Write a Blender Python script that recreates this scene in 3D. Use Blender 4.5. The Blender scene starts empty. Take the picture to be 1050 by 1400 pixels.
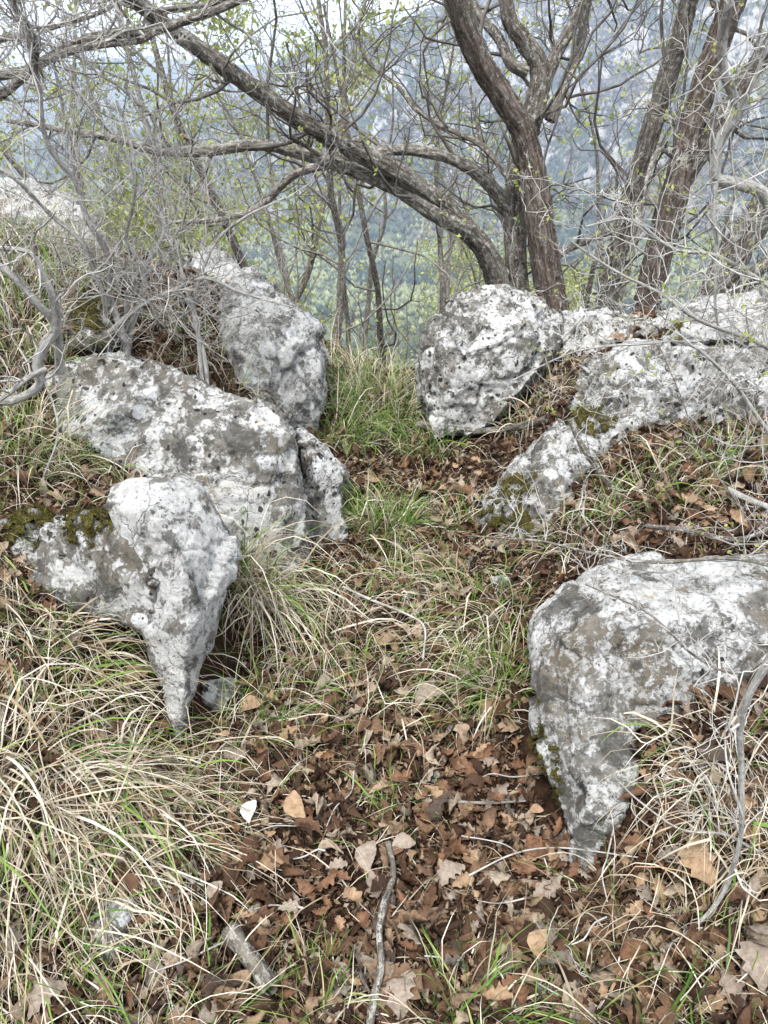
import bpy, bmesh, math, random
import numpy as np
from mathutils import Vector, Matrix
from mathutils.bvhtree import BVHTree

# ------------------------------------------------------------------ camera, sky, sun, exposure
sc = bpy.context.scene
col = sc.collection
R = math.radians
EYE = np.array([0.0, 0.0, 1.55]); PITCH = R(28.0); FPX = 1052.0      # photo 1050 x 1400
cd = bpy.data.cameras.new('camera'); cam = bpy.data.objects.new('camera', cd); col.objects.link(cam)
cam.location = EYE; cam.rotation_euler = (R(90) - PITCH, 0, 0)
cd.sensor_fit = 'VERTICAL'; cd.angle = 2 * math.atan(700 / FPX); cd.clip_start = 0.02; cd.clip_end = 30000
sc.camera = cam

SUN_EL, SUN_AZ = R(58), R(200)         # high, veiled, behind the viewer's left shoulder
world = bpy.data.worlds.new('World'); sc.world = world; world.use_nodes = True
wn = world.node_tree; wn.nodes.clear()
w_out = wn.nodes.new('ShaderNodeOutputWorld'); w_bg = wn.nodes.new('ShaderNodeBackground')
w_sky = wn.nodes.new('ShaderNodeTexSky'); w_sky.sky_type = 'NISHITA'; w_sky.sun_disc = False
w_sky.sun_elevation = SUN_EL; w_sky.sun_rotation = SUN_AZ; w_sky.air_density = 1.0; w_sky.dust_density = 6.0; w_sky.ozone_density = 1.0; w_sky.altitude = 600
w_hs = wn.nodes.new('ShaderNodeHueSaturation'); w_hs.inputs['Saturation'].default_value = 0.28
w_tc = wn.nodes.new('ShaderNodeTexCoord'); w_nz = wn.nodes.new('ShaderNodeTexNoise')
w_nz.inputs['Scale'].default_value = 3.0; w_nz.inputs['Detail'].default_value = 6
w_mp = wn.nodes.new('ShaderNodeMapping'); w_mp.inputs['Scale'].default_value = (1, 1, 3)
w_rp = wn.nodes.new('ShaderNodeValToRGB'); w_rp.color_ramp.elements[0].position = 0.35; w_rp.color_ramp.elements[1].position = 0.65
w_rp.color_ramp.elements[0].color = (0.45, 0.45, 0.45, 1); w_rp.color_ramp.elements[1].color = (0.9, 0.9, 0.9, 1)
w_mix = wn.nodes.new('ShaderNodeMix'); w_mix.data_type = 'RGBA'
w_mix.inputs[7].default_value = (15.5, 15.8, 16.4, 1)                # overcast cloud layer, same scale as the sky
L = wn.links.new
L(w_tc.outputs['Generated'], w_mp.inputs[0]); L(w_mp.outputs[0], w_nz.inputs['Vector']); L(w_nz.outputs[0], w_rp.inputs[0])
L(w_sky.outputs[0], w_hs.inputs['Color']); L(w_hs.outputs[0], w_mix.inputs[6]); L(w_rp.outputs[0], w_mix.inputs[0])
L(w_mix.outputs[2], w_bg.inputs[0]); L(w_bg.outputs[0], w_out.inputs[0])
w_bg.inputs[1].default_value = 0.052

sd = bpy.data.lights.new('sun', 'SUN'); sun = bpy.data.objects.new('sun', sd); col.objects.link(sun)
sd.energy = 1.5; sd.angle = R(11); sd.color = (1.0, 0.965, 0.92)
_sdir = Vector((math.sin(SUN_AZ) * math.cos(SUN_EL), math.cos(SUN_AZ) * math.cos(SUN_EL), math.sin(SUN_EL)))
sun.rotation_euler = _sdir.to_track_quat('Z', 'Y').to_euler(); sun.location = (0, -3, 12)

vs = sc.view_settings; vs.view_transform = 'Standard'; vs.look = 'None'; vs.gamma = 1; vs.use_curve_mapping = False
vs.exposure = 1.75
sc.cycles.max_bounces = 7; sc.cycles.diffuse_bounces = 3; sc.cycles.glossy_bounces = 2; sc.cycles.transmission_bounces = 3
sc.cycles.volume_bounces = 2; sc.cycles.use_denoising = True; sc.cycles.sample_clamp_indirect = 8
sc.cycles.use_adaptive_sampling = True; sc.cycles.adaptive_threshold = 0.015

HAZE = 1.9e-4
rng = np.random.default_rng(7); random.seed(7)

# ------------------------------------------------------------------ helpers
_cp, _sp = math.cos(PITCH), math.sin(PITCH)
def ray(px, py):
    u = (px - 525) / FPX; v = (700 - py) / FPX
    return np.array([u, _cp + v * _sp, -_sp + v * _cp])
def at(px, py, Y):
    """the point of the place seen at photo pixel (px, py) that lies Y metres ahead"""
    d = ray(px, py); return EYE + d * (Y / d[1])
def gp(px, py, z):
    d = ray(px, py); return EYE + d * ((z - EYE[2]) / d[2])

def tag(o, label=None, cat=None, group=None, kind=None):
    if label: o['label'] = label
    if cat: o['category'] = cat
    if group: o['group'] = group
    if kind: o['kind'] = kind
    return o
def empty(name, loc=(0, 0, 0)):
    o = bpy.data.objects.new(name, None); col.objects.link(o); o.location = tuple(loc); o.empty_display_size = 0.1
    return o
def put(name, me, parent=None):
    o = bpy.data.objects.new(name, me); col.objects.link(o)
    if parent is not None:
        o.parent = parent; o.matrix_parent_inverse = Matrix.Translation(parent.location).inverted()
    return o
def copy_tree(o, parent=None):
    c = o.copy(); col.objects.link(c); c.parent = parent
    for ch in o.children: copy_tree(ch, c)
    return c

class MB:
    """collects numpy pieces into one mesh"""
    def __init__(s): s.v = []; s.f = []; s.n = 0; s.a = []
    def add(s, v, f, a=None):
        v = np.asarray(v, np.float32).reshape(-1, 3); f = np.asarray(f, np.int64)
        s.v.append(v); s.f.append(f + s.n); s.n += len(v)
        s.a.append(np.zeros((len(v), 3), np.float32) if a is None else np.asarray(a, np.float32).reshape(-1, 3))
    def mesh(s, name, mat, smooth=True):
        me = bpy.data.meshes.new(name)
        V = np.concatenate(s.v); me.vertices.add(len(V)); me.vertices.foreach_set('co', V.ravel())
        cnt = np.concatenate([np.full(len(f), f.shape[1]) for f in s.f])
        idx = np.concatenate([f.ravel() for f in s.f])
        me.loops.add(len(idx)); me.loops.foreach_set('vertex_index', idx.astype(np.int32))
        me.polygons.add(len(cnt)); st = np.concatenate([[0], np.cumsum(cnt)[:-1]])
        me.polygons.foreach_set('loop_start', st.astype(np.int32))
        if smooth: me.polygons.foreach_set('use_smooth', np.ones(len(cnt), bool))
        at_ = me.attributes.new('bco', 'FLOAT_VECTOR', 'POINT'); at_.data.foreach_set('vector', np.concatenate(s.a).ravel())
        me.update(calc_edges=True)
        me.materials.append(mat)
        return me
    def build(s, name, mat, parent=None, smooth=True):
        return put(name, s.mesh(name, mat, smooth), parent)

# ---- numpy gradient noise
def _hash(ix, iy, iz, seed):
    h = (ix.astype(np.uint32) * np.uint32(374761393) + iy.astype(np.uint32) * np.uint32(668265263)
         + iz.astype(np.uint32) * np.uint32(2147483647) + np.uint32(seed * 974711 + 12345))
    h = (h ^ (h >> np.uint32(13))) * np.uint32(1274126177)
    return h ^ (h >> np.uint32(16))
_G = np.array([[1,1,0],[-1,1,0],[1,-1,0],[-1,-1,0],[1,0,1],[-1,0,1],[1,0,-1],[-1,0,-1],[0,1,1],[0,-1,1],[0,1,-1],[0,-1,-1],[1,1,0],[-1,1,0],[0,-1,1],[0,-1,-1]], float)
def perlin(p, seed=0):
    with np.errstate(over='ignore'):
        i = np.floor(p).astype(np.int64); f = p - i; u = f * f * f * (f * (f * 6 - 15) + 10); r = 0
        for dx in (0, 1):
            for dy in (0, 1):
                for dz in (0, 1):
                    g = _G[_hash(i[:, 0] + dx, i[:, 1] + dy, i[:, 2] + dz, seed) & np.uint32(15)]
                    d = f - np.array([dx, dy, dz])
                    w = (u[:, 0] if dx else 1 - u[:, 0]) * (u[:, 1] if dy else 1 - u[:, 1]) * (u[:, 2] if dz else 1 - u[:, 2])
                    r = r + w * (g * d).sum(1)
    return r
def fbm(p, octaves=4, seed=0, gain=0.5):
    r = 0; a = 1.0
    for o in range(octaves):
        r = r + a * perlin(p * 2 ** o + 17.3 * o, seed + o); a *= gain
    return r
def worley(p, seed=0):
    """distance to nearest feature point and that cell's random number"""
    with np.errstate(over='ignore'):
        i = np.floor(p).astype(np.int64); best = np.full(len(p), 9.0); rid = np.zeros(len(p))
        for dx in (-1, 0, 1):
            for dy in (-1, 0, 1):
                for dz in (-1, 0, 1):
                    c = i + np.array([dx, dy, dz]); h = _hash(c[:, 0], c[:, 1], c[:, 2], seed)
                    q = c + np.stack([(h & np.uint32(1023)) / 1023., ((h >> np.uint32(10)) & np.uint32(1023)) / 1023., ((h >> np.uint32(20)) & np.uint32(1023)) / 1023.], 1)
                    d = np.sqrt(((p - q) ** 2).sum(1)); m = d < best
                    best[m] = d[m]; rid[m] = ((h[m] * np.uint32(2654435761)) >> np.uint32(8)) / 2 ** 24
    return best, rid
def sstep(a, b, x):
    t = np.clip((x - a) / (b - a), 0, 1); return t * t * (3 - 2 * t)

# ---- tubes
def catmull(P, n):
    P = np.asarray(P, float); Q = np.vstack([2 * P[0] - P[1], P, 2 * P[-1] - P[-2]]); out = []
    for k in range(len(P) - 1):
        p0, p1, p2, p3 = Q[k:k + 4]
        for t in np.linspace(0, 1, n, endpoint=False):
            out.append(0.5 * (2 * p1 + (p2 - p0) * t + (2 * p0 - 5 * p1 + 4 * p2 - p3) * t * t + (3 * p1 - p0 - 3 * p2 + p3) * t ** 3))
    out.append(P[-1]); return np.array(out)
def tubes(mb, P, Rd, sides=4, rough=0.0, seed=0):
    """P (N, n, 3) centre lines, Rd (N, n) radii: N swept tubes of the same length"""
    P = np.asarray(P, float); Rd = np.asarray(Rd, float); N, n, _ = P.shape
    T = np.gradient(P, axis=1); T /= np.linalg.norm(T, axis=2, keepdims=True) + 1e-9
    up = np.zeros((N, 3)); up[:, 0] = 1; m = np.abs(T.mean(1)[:, 0]) > 0.6; up[m] = (0, 1, 0.2)
    A = np.empty_like(T); a = up
    for k in range(n):
        a = a - (a * T[:, k]).sum(1, keepdims=True) * T[:, k]; a = a / (np.linalg.norm(a, axis=1, keepdims=True) + 1e-9); A[:, k] = a
    B = np.cross(T, A)
    th = np.linspace(0, 2 * np.pi, sides, endpoint=False)
    c, s = np.cos(th), np.sin(th)
    dirs = A[:, :, None] * c[None, None, :, None] + B[:, :, None] * s[None, None, :, None]
    ln = np.concatenate([np.zeros((N, 1)), np.cumsum(np.linalg.norm(np.diff(P, axis=1), axis=2), 1)], 1)
    co = np.stack([np.broadcast_to(Rd[:, :, None] * c, (N, n, sides)), np.broadcast_to(Rd[:, :, None] * s, (N, n, sides)),
                   np.broadcast_to(ln[:, :, None], (N, n, sides))], -1)
    rr = np.broadcast_to(Rd[:, :, None], (N, n, sides)).copy()
    if rough > 0:
        q = co.reshape(-1, 3)
        big = fbm(q * np.array([9, 9, 3.0]) + seed * 3.1, 3, seed)
        rd = 1 - np.abs(perlin(q * np.array([58, 58, 8.0]) + .35 * perlin(q * 30, seed + 2)[:, None] + seed, seed + 5)) * 2.6
        rr = rr * (1 + rough * 1.1 * big.reshape(rr.shape)) + (rough * 0.085 * (rd - 0.5)).reshape(rr.shape) * np.minimum(1, rr / 0.05)
    V = P[:, :, None] + dirs * rr[..., None]
    k = np.arange(n - 1)[:, None] * sides; j = np.arange(sides)[None]; j2 = (j + 1) % sides
    q = np.stack([k + j, k + j2, k + sides + j2, k + sides + j], -1).reshape(-1, 4)
    F = (q[None] + (np.arange(N) * n * sides)[:, None, None]).reshape(-1, 4)
    mb.add(V, F, co.reshape(-1, 3))
def limb(mb, pts, r0, r1, sides=20, step=0.03, rough=0.18, seed=0, flare=0.0, wig=0.0, rads=None):
    C = catmull(pts, 24); s = np.concatenate([[0], np.cumsum(np.linalg.norm(np.diff(C, axis=0), axis=1))])
    n = max(6, int(s[-1] / step)); u = np.linspace(0, s[-1], n); C = np.stack([np.interp(u, s, C[:, k]) for k in range(3)], 1)
    t = u / s[-1]
    if rads is not None: rd = np.interp(t, np.linspace(0, 1, len(rads)), rads)
    else: rd = r0 + (r1 - r0) * t
    rd = rd * (1 + flare * np.exp(-t * s[-1] / 0.18))
    if wig: C = C + wig * np.stack([perlin(np.stack([u * 4, u * 0 + k * 7.7 + seed, u * 0], 1), seed) for k in range(3)], 1)
    tubes(mb, C[None], rd[None], sides, rough, seed)
    return C, rd

# ---- twigs: random walks collected and swept in one go
def nrm(v): return v / (np.linalg.norm(v) + 1e-9)
class Twigs:
    def __init__(s, seed, n=8): s.r = np.random.default_rng(seed); s.n = n; s.P = []; s.R = []; s.tips = []
    def shoot(s, p, d, length, r0, level, wig=0.28, up=0.10, kids=5, spread=0.9, shrink=0.5, tipr=0.35, kink=0.0):
        r = s.r; n = s.n; pts = [np.array(p, float)]; st = length / (n - 1); d = nrm(np.array(d, float)); ds = [d]
        for k in range(n - 1):
            d = d + r.normal(0, wig, 3); d[2] += up; d = nrm(d)
            if kink and r.random() < kink: d = nrm(d + r.normal(0, 0.7, 3))
            pts.append(pts[-1] + d * st); ds.append(d)
        s.P.append(pts); s.R.append(np.linspace(r0, r0 * tipr, n)); s.tips.append((pts[-1], d))
        if level > 0:
            m = max(1, int(kids * r.uniform(0.6, 1.3)))
            for _ in range(m):
                k = int(r.integers(1, n)); b = nrm(ds[k] + r.normal(0, spread, 3))
                s.shoot(pts[k], b, length * shrink * r.uniform(0.6, 1.25), max(r0 * (1 - 0.6 * k / n) * 0.62, 0.0011), level - 1, wig, up, kids, spread, shrink, tipr, kink)
    def along(s, C, rd, count, length, level, t0=0.2, t1=1.0, spread=0.9, up=0.3, rmax=0.012, **kw):
        r = s.r; n = len(C)
        for _ in range(count):
            k = int(r.uniform(t0, t1) * (n - 2)); T = nrm(C[k + 1] - C[k])
            d = nrm(T * 0.5 + r.normal(0, spread, 3) + np.array([0, 0, up]))
            s.shoot(C[k], d, length * r.uniform(0.5, 1.3), min(rmax, rd[k] * 0.5), level, **kw)
    def add(s, mb, sides=3):
        tubes(mb, np.array(s.P), np.array(s.R), sides)
def add_leaves(mb, tips, r, per, size, scatter):
    """little folded leaves round twig tips"""
    T = np.array([t[0] for t in tips]); N = len(T) * per
    base = np.repeat(T, per, 0) + r.normal(0, scatter, (N, 3)) * np.array([1, 1, 0.7])
    d = r.normal(0, 1, (N, 3)); d[:, 2] -= 0.2; d /= np.linalg.norm(d, axis=1, keepdims=True)
    q = np.cross(d, r.normal(0, 1, (N, 3))); q /= np.linalg.norm(q, axis=1, keepdims=True); nn = np.cross(d, q)
    sz = size * r.uniform(0.6, 1.4, (N, 1))
    V = np.stack([base, base + d * sz * 0.55 + q * sz * 0.3 + nn * sz * 0.12, base + d * sz, base + d * sz * 0.55 - q * sz * 0.3 + nn * sz * 0.12], 1)
    i = np.arange(N)[:, None] * 4
    mb.add(V.reshape(-1, 3), np.concatenate([i + np.array([[0, 1, 2]]), i + np.array([[0, 2, 3]])]))

# ------------------------------------------------------------------ materials
class M:
    def __init__(s, name):
        s.m = bpy.data.materials.new(name); s.m.use_nodes = True; s.t = s.m.node_tree; s.t.nodes.clear()
        s.out = s.t.nodes.new('ShaderNodeOutputMaterial')
    def n(s, typ, **kw):
        x = s.t.nodes.new('ShaderNode' + typ)
        for k, v in kw.items(): setattr(x, k, v)
        return x
    def l(s, a, b): s.t.links.new(a, b)
    def pos(s, scale=(1, 1, 1), kind='pos'):
        if kind == 'pos': o = s.n('NewGeometry').outputs['Position']
        elif kind == 'obj': o = s.n('TexCoord').outputs['Object']
        else: o = s.n('Attribute', attribute_name=kind).outputs['Vector']
        m = s.n('Mapping'); m.inputs['Scale'].default_value = scale; s.l(o, m.inputs[0]); return m.outputs[0]
    def noise(s, vec, scale, detail=4, rough=0.55, dist=0.0):
        x = s.n('TexNoise'); x.inputs['Scale'].default_value = scale; x.inputs['Detail'].default_value = detail
        x.inputs['Roughness'].default_value = rough; x.inputs['Distortion'].default_value = dist
        s.l(vec, x.inputs['Vector']); return x.outputs[0]
    def vor(s, vec, scale, feature='F1', rand=1.0, out='Distance'):
        x = s.n('TexVoronoi', feature=feature); x.inputs['Scale'].default_value = scale; x.inputs['Randomness'].default_value = rand
        s.l(vec, x.inputs['Vector']); return x.outputs[out]
    def ramp(s, fac, stops, interp='LINEAR'):
        x = s.n('ValToRGB'); e = x.color_ramp.elements; x.color_ramp.interpolation = interp
        while len(e) < len(stops): e.new(0.5)
        for k, (p, c) in enumerate(stops):
            e[k].position = p; e[k].color = (*c, 1) if isinstance(c, tuple) else (c, c, c, 1)
        s.l(fac, x.inputs[0]); return x.outputs[0]
    def mix(s, a, b, fac, mode='MIX'):
        x = s.n('Mix', data_type='RGBA', blend_type=mode)
        for v, k in ((fac, 0), (a, 6), (b, 7)):
            if isinstance(v, tuple): x.inputs[k].default_value = (*v, 1)
            elif isinstance(v, (int, float)): x.inputs[k].default_value = v
            else: s.l(v, x.inputs[k])
        return x.outputs[2]
    def math(s, op, a, b=0.0):
        x = s.n('Math', operation=op)
        for v, k in ((a, 0), (b, 1)):
            if isinstance(v, (int, float)): x.inputs[k].default_value = v
            else: s.l(v, x.inputs[k])
        return x.outputs[0]
    def bump(s, h, strength, dist):
        x = s.n('Bump'); x.inputs['Strength'].default_value = strength; x.inputs['Distance'].default_value = dist
        s.l(h, x.inputs['Height']); return x.outputs[0]
    def rand(s):
        g = s.n('NewGeometry').outputs['Random Per Island']; o = s.n('ObjectInfo').outputs['Random']
        return s.math('FRACT', s.math('ADD', g, s.math('MULTIPLY', o, 7.31)))
    def surf(s, colr, rough=0.9, normal=None, spec=0.2, trans=0.0, tcol=None):
        b = s.n('BsdfPrincipled'); b.inputs['Roughness'].default_value = rough; b.inputs['Specular IOR Level'].default_value = spec
        if isinstance(colr, tuple): b.inputs['Base Color'].default_value = (*colr, 1)
        else: s.l(colr, b.inputs['Base Color'])
        if normal is not None: s.l(normal, b.inputs['Normal'])
        o = b.outputs[0]
        if trans > 0:
            t = s.n('BsdfTranslucent')
            if isinstance(colr, tuple): t.inputs[0].default_value = (*colr, 1)
            else: s.l(colr, t.inputs[0])
            mx = s.n('MixShader'); mx.inputs[0].default_value = trans; s.l(o, mx.inputs[1]); s.l(t.outputs[0], mx.inputs[2]); o = mx.outputs[0]
        s.l(o, s.out.inputs[0]); return s.m

def rock_material(name, white=0.5, warm=0.3, dark=0.5, spots=0.5, ofs=0.0):
    m = M(name); p0 = m.pos()
    ad = m.n('VectorMath', operation='ADD'); m.l(p0, ad.inputs[0]); ad.inputs[1].default_value = (ofs, ofs * 1.7, -ofs); p = ad.outputs[0]
    base = m.ramp(m.noise(p, 11, 10, 0.72), [(0.34, (0.07, 0.067, 0.060)), (0.5, (0.175, 0.168, 0.150)), (0.66, (0.31, 0.30, 0.272))])
    # warm grey-brown weathering
    base = m.mix(base, (0.17, 0.135, 0.09), m.ramp(m.noise(p, 4.0, 8, 0.7), [(0.49, 0.0), (0.60, warm)]))
    # pale crust lichens: granular sharp edged patches of three sizes
    big = m.noise(p, 3.2, 3, 0.5)
    n1 = m.math('ADD', m.noise(p, 10, 12, 0.74, 0.15), m.math('MULTIPLY', m.math('SUBTRACT', big, 0.5), 0.35))
    w1 = m.ramp(n1, [(0.555 - 0.12 * white, 0.0), (0.585 - 0.12 * white, 1.0)])
    w2 = m.ramp(m.noise(p, 30, 8, 0.75, 0.1), [(0.60 - 0.10 * white, 0.0), (0.63 - 0.10 * white, 1.0)])
    crust = m.ramp(m.noise(p, 55, 8, 0.8), [(0.3, (0.33, 0.328, 0.312)), (0.5, (0.52, 0.522, 0.51)), (0.7, (0.66, 0.668, 0.66))])
    c = m.mix(base, crust, m.math('MULTIPLY', w1, 0.95)); c = m.mix(c, crust, m.math('MULTIPLY', w2, 0.7))
    # ringed rosettes of chalk white lichen
    ro = m.vor(p, 9.0); c = m.mix(c, (0.66, 0.675, 0.68), m.math('MULTIPLY', m.ramp(m.math('ADD', ro, m.math('MULTIPLY', m.noise(p, 40, 6, 0.7), 0.25)), [(0.36, 0.85), (0.39, 0.0)]), m.ramp(m.noise(p, 2.6, 2), [(0.56 - 0.08 * white, 0.0), (0.60 - 0.08 * white, 1.0)])))
    # dark grey lichen film and freckles
    c = m.mix(c, (0.075, 0.072, 0.063), m.ramp(m.noise(p, 7, 12, 0.78, 0.2), [(0.555 - 0.05 * dark, 0.0), (0.60 - 0.05 * dark, 0.85)]))
    c = m.mix(c, (0.15, 0.147, 0.135), m.ramp(m.noise(p, 85, 6, 0.75), [(0.55, 0.0), (0.61, 0.8)]))
    c = m.mix(c, (0.055, 0.053, 0.048), m.ramp(m.noise(p, 48, 5, 0.7), [(0.64, 0.0), (0.67, 0.9)]))
    # black lichen blots of uneven size
    wp = m.n('VectorMath', operation='ADD'); m.l(p, wp.inputs[0]); nz = m.n('TexNoise'); nz.inputs['Scale'].default_value = 30; m.l(p, nz.inputs['Vector'])
    sc_ = m.n('VectorMath', operation='SCALE'); m.l(nz.outputs['Color'], sc_.inputs[0]); sc_.inputs['Scale'].default_value = 0.035; m.l(sc_.outputs[0], wp.inputs[1])
    for vs_, th_, lo in ((19, .20, .0), (36, .24, -.03)):
        x = m.n('TexVoronoi'); x.inputs['Scale'].default_value = vs_; m.l(wp.outputs[0], x.inputs['Vector'])
        sp = m.n('SeparateColor'); m.l(x.outputs['Color'], sp.inputs[0])
        rad = m.math('MULTIPLY', m.math('POWER', sp.outputs[0], 2.0), th_ * 1.5)
        sel = m.ramp(m.noise(p, 6, 3), [(0.60 + lo - 0.16 * spots, 0.0), (0.68 + lo - 0.16 * spots, 1.0)])
        dot = m.math('MULTIPLY', m.ramp(m.math('SUBTRACT', x.outputs['Distance'], rad), [(0.0, 1.0), (0.035, 0.0)]), sel)
        c = m.mix(c, (0.018, 0.018, 0.016), m.math('MULTIPLY', dot, 0.9 if spots else 0.0))
    c = m.mix(c, (0.33, 0.25, 0.06), m.ramp(m.noise(p, 13, 3, 0.5), [(0.71, 0.0), (0.74, 0.5)]))
    ck = m.n('TexVoronoi', feature='DISTANCE_TO_EDGE'); ck.inputs['Scale'].default_value = 7.5; m.l(wp.outputs[0], ck.inputs['Vector'])
    crk = m.ramp(ck.outputs['Distance'], [(0.0, 1.0), (0.02, 0.0)]); crm = m.math('MULTIPLY', crk, m.ramp(m.noise(p, 5, 3), [(0.5, 0.0), (0.6, 1.0)]))
    h = m.math('SUBTRACT', m.math('ADD', m.math('MULTIPLY', m.noise(p, 48, 10, 0.78), 1.0), m.math('MULTIPLY', w1, 0.22)), m.math('MULTIPLY', crm, 0.8))
    return m.surf(c, 0.93, m.bump(h, 0.85, 0.016), 0.15)

def bark_material(name, c0, c1, c2, lichen=0.3, yellow=0.0):
    m = M(name); a = m.pos((1, 1, 0.16), 'bco'); b = m.pos((1, 1, 0.5), 'bco'); p = m.pos()
    ridge = m.noise(a, 60, 6, 0.7, 0.3)
    c = m.ramp(ridge, [(0.34, c0), (0.5, c1), (0.68, c2)])
    c = m.mix(c, (0.40, 0.40, 0.36), m.ramp(m.noise(b, 55, 5, 0.75), [(0.62 - 0.12 * lichen, 0.0), (0.66 - 0.12 * lichen, 0.75)]))
    c = m.mix(c, (0.20, 0.21, 0.17), m.ramp(m.noise(p, 4, 3), [(0.52, 0.0), (0.7, 0.45 * lichen + 0.1)]))
    c = m.mix(c, (0.52, 0.52, 0.49), m.ramp(m.noise(p, 42, 8, 0.78), [(0.60 - 0.09 * lichen, 0.0), (0.65 - 0.09 * lichen, 0.8 * min(1, lichen + .2))]))
    c = m.mix(c, (0.03, 0.026, 0.022), m.ramp(m.noise(p, 60, 6, 0.75), [(0.57, 0.0), (0.64, 0.75)]))
    if yellow: c = m.mix(c, (0.42, 0.30, 0.05), m.ramp(m.noise(p, 9, 4), [(0.70 - 0.05 * yellow, 0.0), (0.74 - 0.05 * yellow, 0.8)]))
    return m.surf(c, 0.92, m.bump(ridge, 0.9, 0.02), 0.15)

MAT = {}
def twig_mat(name, c0, c1):
    m = M(name); c = m.ramp(m.noise(m.pos(), 14, 4, 0.7), [(0.32, c0), (0.66, c1)]); return m.surf(c, 0.85, None, 0.2)
MAT['twig_grey'] = twig_mat('grey_twig', (0.15, 0.14, 0.128), (0.52, 0.51, 0.48))
MAT['twig_pale'] = twig_mat('pale_twig', (0.24, 0.23, 0.21), (0.60, 0.59, 0.56))
MAT['twig_dark'] = twig_mat('dark_twig', (0.055, 0.047, 0.04), (0.19, 0.175, 0.155))
MAT['twig_far'] = twig_mat('slope_twig', (0.10, 0.09, 0.08), (0.27, 0.25, 0.22))
MAT['bark_red'] = bark_material('red_brown_bark', (0.026, 0.020, 0.016), (0.115, 0.088, 0.072), (0.27, 0.23, 0.20), 0.35, 0.3)
MAT['bark_brown'] = bark_material('brown_bark', (0.028, 0.024, 0.020), (0.11, 0.094, 0.078), (0.26, 0.235, 0.205), 0.55, 0.25)
MAT['bark_grey'] = bark_material('grey_bark', (0.04, 0.035, 0.03), (0.15, 0.13, 0.11), (0.31, 0.29, 0.26), 0.65, 0.1)
MAT['bark_pale'] = bark_material('pale_bark', (0.16, 0.155, 0.145), (0.34, 0.33, 0.31), (0.52, 0.51, 0.48), 0.7, 0.0)

m = M('humus'); p = m.pos()
c = m.ramp(m.noise(p, 38, 8, 0.75), [(0.3, (0.008, 0.005, 0.004)), (0.5, (0.032, 0.018, 0.011)), (0.72, (0.10, 0.055, 0.032))])
MAT['soil'] = m.surf(c, 0.95, m.bump(m.noise(p, 90, 6, 0.75), 1.0, 0.015), 0.1)

m = M('dead_leaf'); r_ = m.rand()
c = m.ramp(r_, [(0.0, (0.035, 0.018, 0.011)), (0.16, (0.072, 0.039, 0.023)), (0.34, (0.128, 0.069, 0.039)), (0.52, (0.18, 0.104, 0.06)), (0.64, (0.25, 0.16, 0.098)), (0.76, (0.34, 0.245, 0.16)), (0.88, (0.43, 0.35, 0.26)), (0.96, (0.26, 0.225, 0.19)), (1.0, (0.07, 0.045, 0.033))])
c = m.mix(c, (0.045, 0.028, 0.02), m.ramp(m.noise(m.pos(), 60, 8, 0.75), [(0.46, 0.0), (0.66, 0.75)]))
MAT['leaf'] = m.surf(c, 0.75, m.bump(m.noise(m.pos(), 170, 5, 0.7), 0.9, 0.006), 0.25, 0.10)
def leaf_mat(name, c0, c1):
    m = M(name); c = m.mix(c0, c1, m.ramp(m.noise(m.pos(), 70, 5, 0.7), [(0.4, 0.0), (0.65, 1.0)]))
    MAT[name] = m.surf(c, 0.7, m.bump(m.noise(m.pos(), 160, 3), 0.5, 0.004), 0.3, 0.08)
leaf_mat('leaf_white', (0.54, 0.53, 0.52), (0.36, 0.345, 0.33)); leaf_mat('leaf_tan', (0.34, 0.235, 0.145), (0.20, 0.125, 0.07))
leaf_mat('leaf_grey', (0.29, 0.24, 0.195), (0.17, 0.13, 0.10)); leaf_mat('leaf_russet', (0.19, 0.098, 0.052), (0.08, 0.042, 0.024))

m = M('dry_grass'); r_ = m.rand()
c = m.ramp(r_, [(0.0, (0.26, 0.19, 0.11)), (0.25, (0.42, 0.36, 0.26)), (0.6, (0.60, 0.545, 0.43)), (0.93, (0.74, 0.70, 0.60)), (1.0, (0.36, 0.20, 0.08))])
c = m.mix(c, (0.24, 0.16, 0.085), m.ramp(m.noise(m.pos(), 26, 4), [(0.52, 0.0), (0.72, 0.6)]))
MAT['grass_dry'] = m.surf(c, 0.7, None, 0.3, 0.2)
m = M('green_grass'); r_ = m.rand()
c = m.ramp(r_, [(0.0, (0.06, 0.13, 0.025)), (0.4, (0.115, 0.225, 0.04)), (0.75, (0.20, 0.33, 0.06)), (0.92, (0.33, 0.38, 0.13)), (1.0, (0.44, 0.41, 0.19))])
MAT['grass_green'] = m.surf(c, 0.55, None, 0.35, 0.3)
m = M('moss'); p = m.pos()
c = m.ramp(m.noise(p, 60, 6, 0.7), [(0.3, (0.022, 0.019, 0.008)), (0.5, (0.085, 0.076, 0.022)), (0.7, (0.20, 0.175, 0.05))])
MAT['moss'] = m.surf(c, 0.95, m.bump(m.noise(p, 220, 4, 0.7), 1.0, 0.01), 0.1)
m = M('spring_leaf'); c = m.ramp(m.rand(), [(0.0, (0.19, 0.23, 0.06)), (0.5, (0.32, 0.365, 0.10)), (1.0, (0.47, 0.49, 0.18))])
MAT['spring'] = m.surf(c, 0.6, None, 0.25, 0.4)
MAT['rock_white'] = rock_material('white_crusted_limestone', 0.92, 0.25, 0.55, 0.0, 0.0)
MAT['rock_grey'] = rock_material('grey_limestone', 0.52, 0.35, 0.55, 0.9, 3.1)
MAT['rock_pitted'] = rock_material('pitted_limestone', 0.68, 0.45, 0.6, 1.35, 7.7)
MAT['rock_brown'] = rock_material('brown_stained_limestone', 0.85, 0.7, 0.5, 0.3, 12.3)
MAT['rock_dark'] = rock_material('dark_weathered_limestone', 0.12, 0.6, 1.3, 0.5, 18.9)

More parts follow.
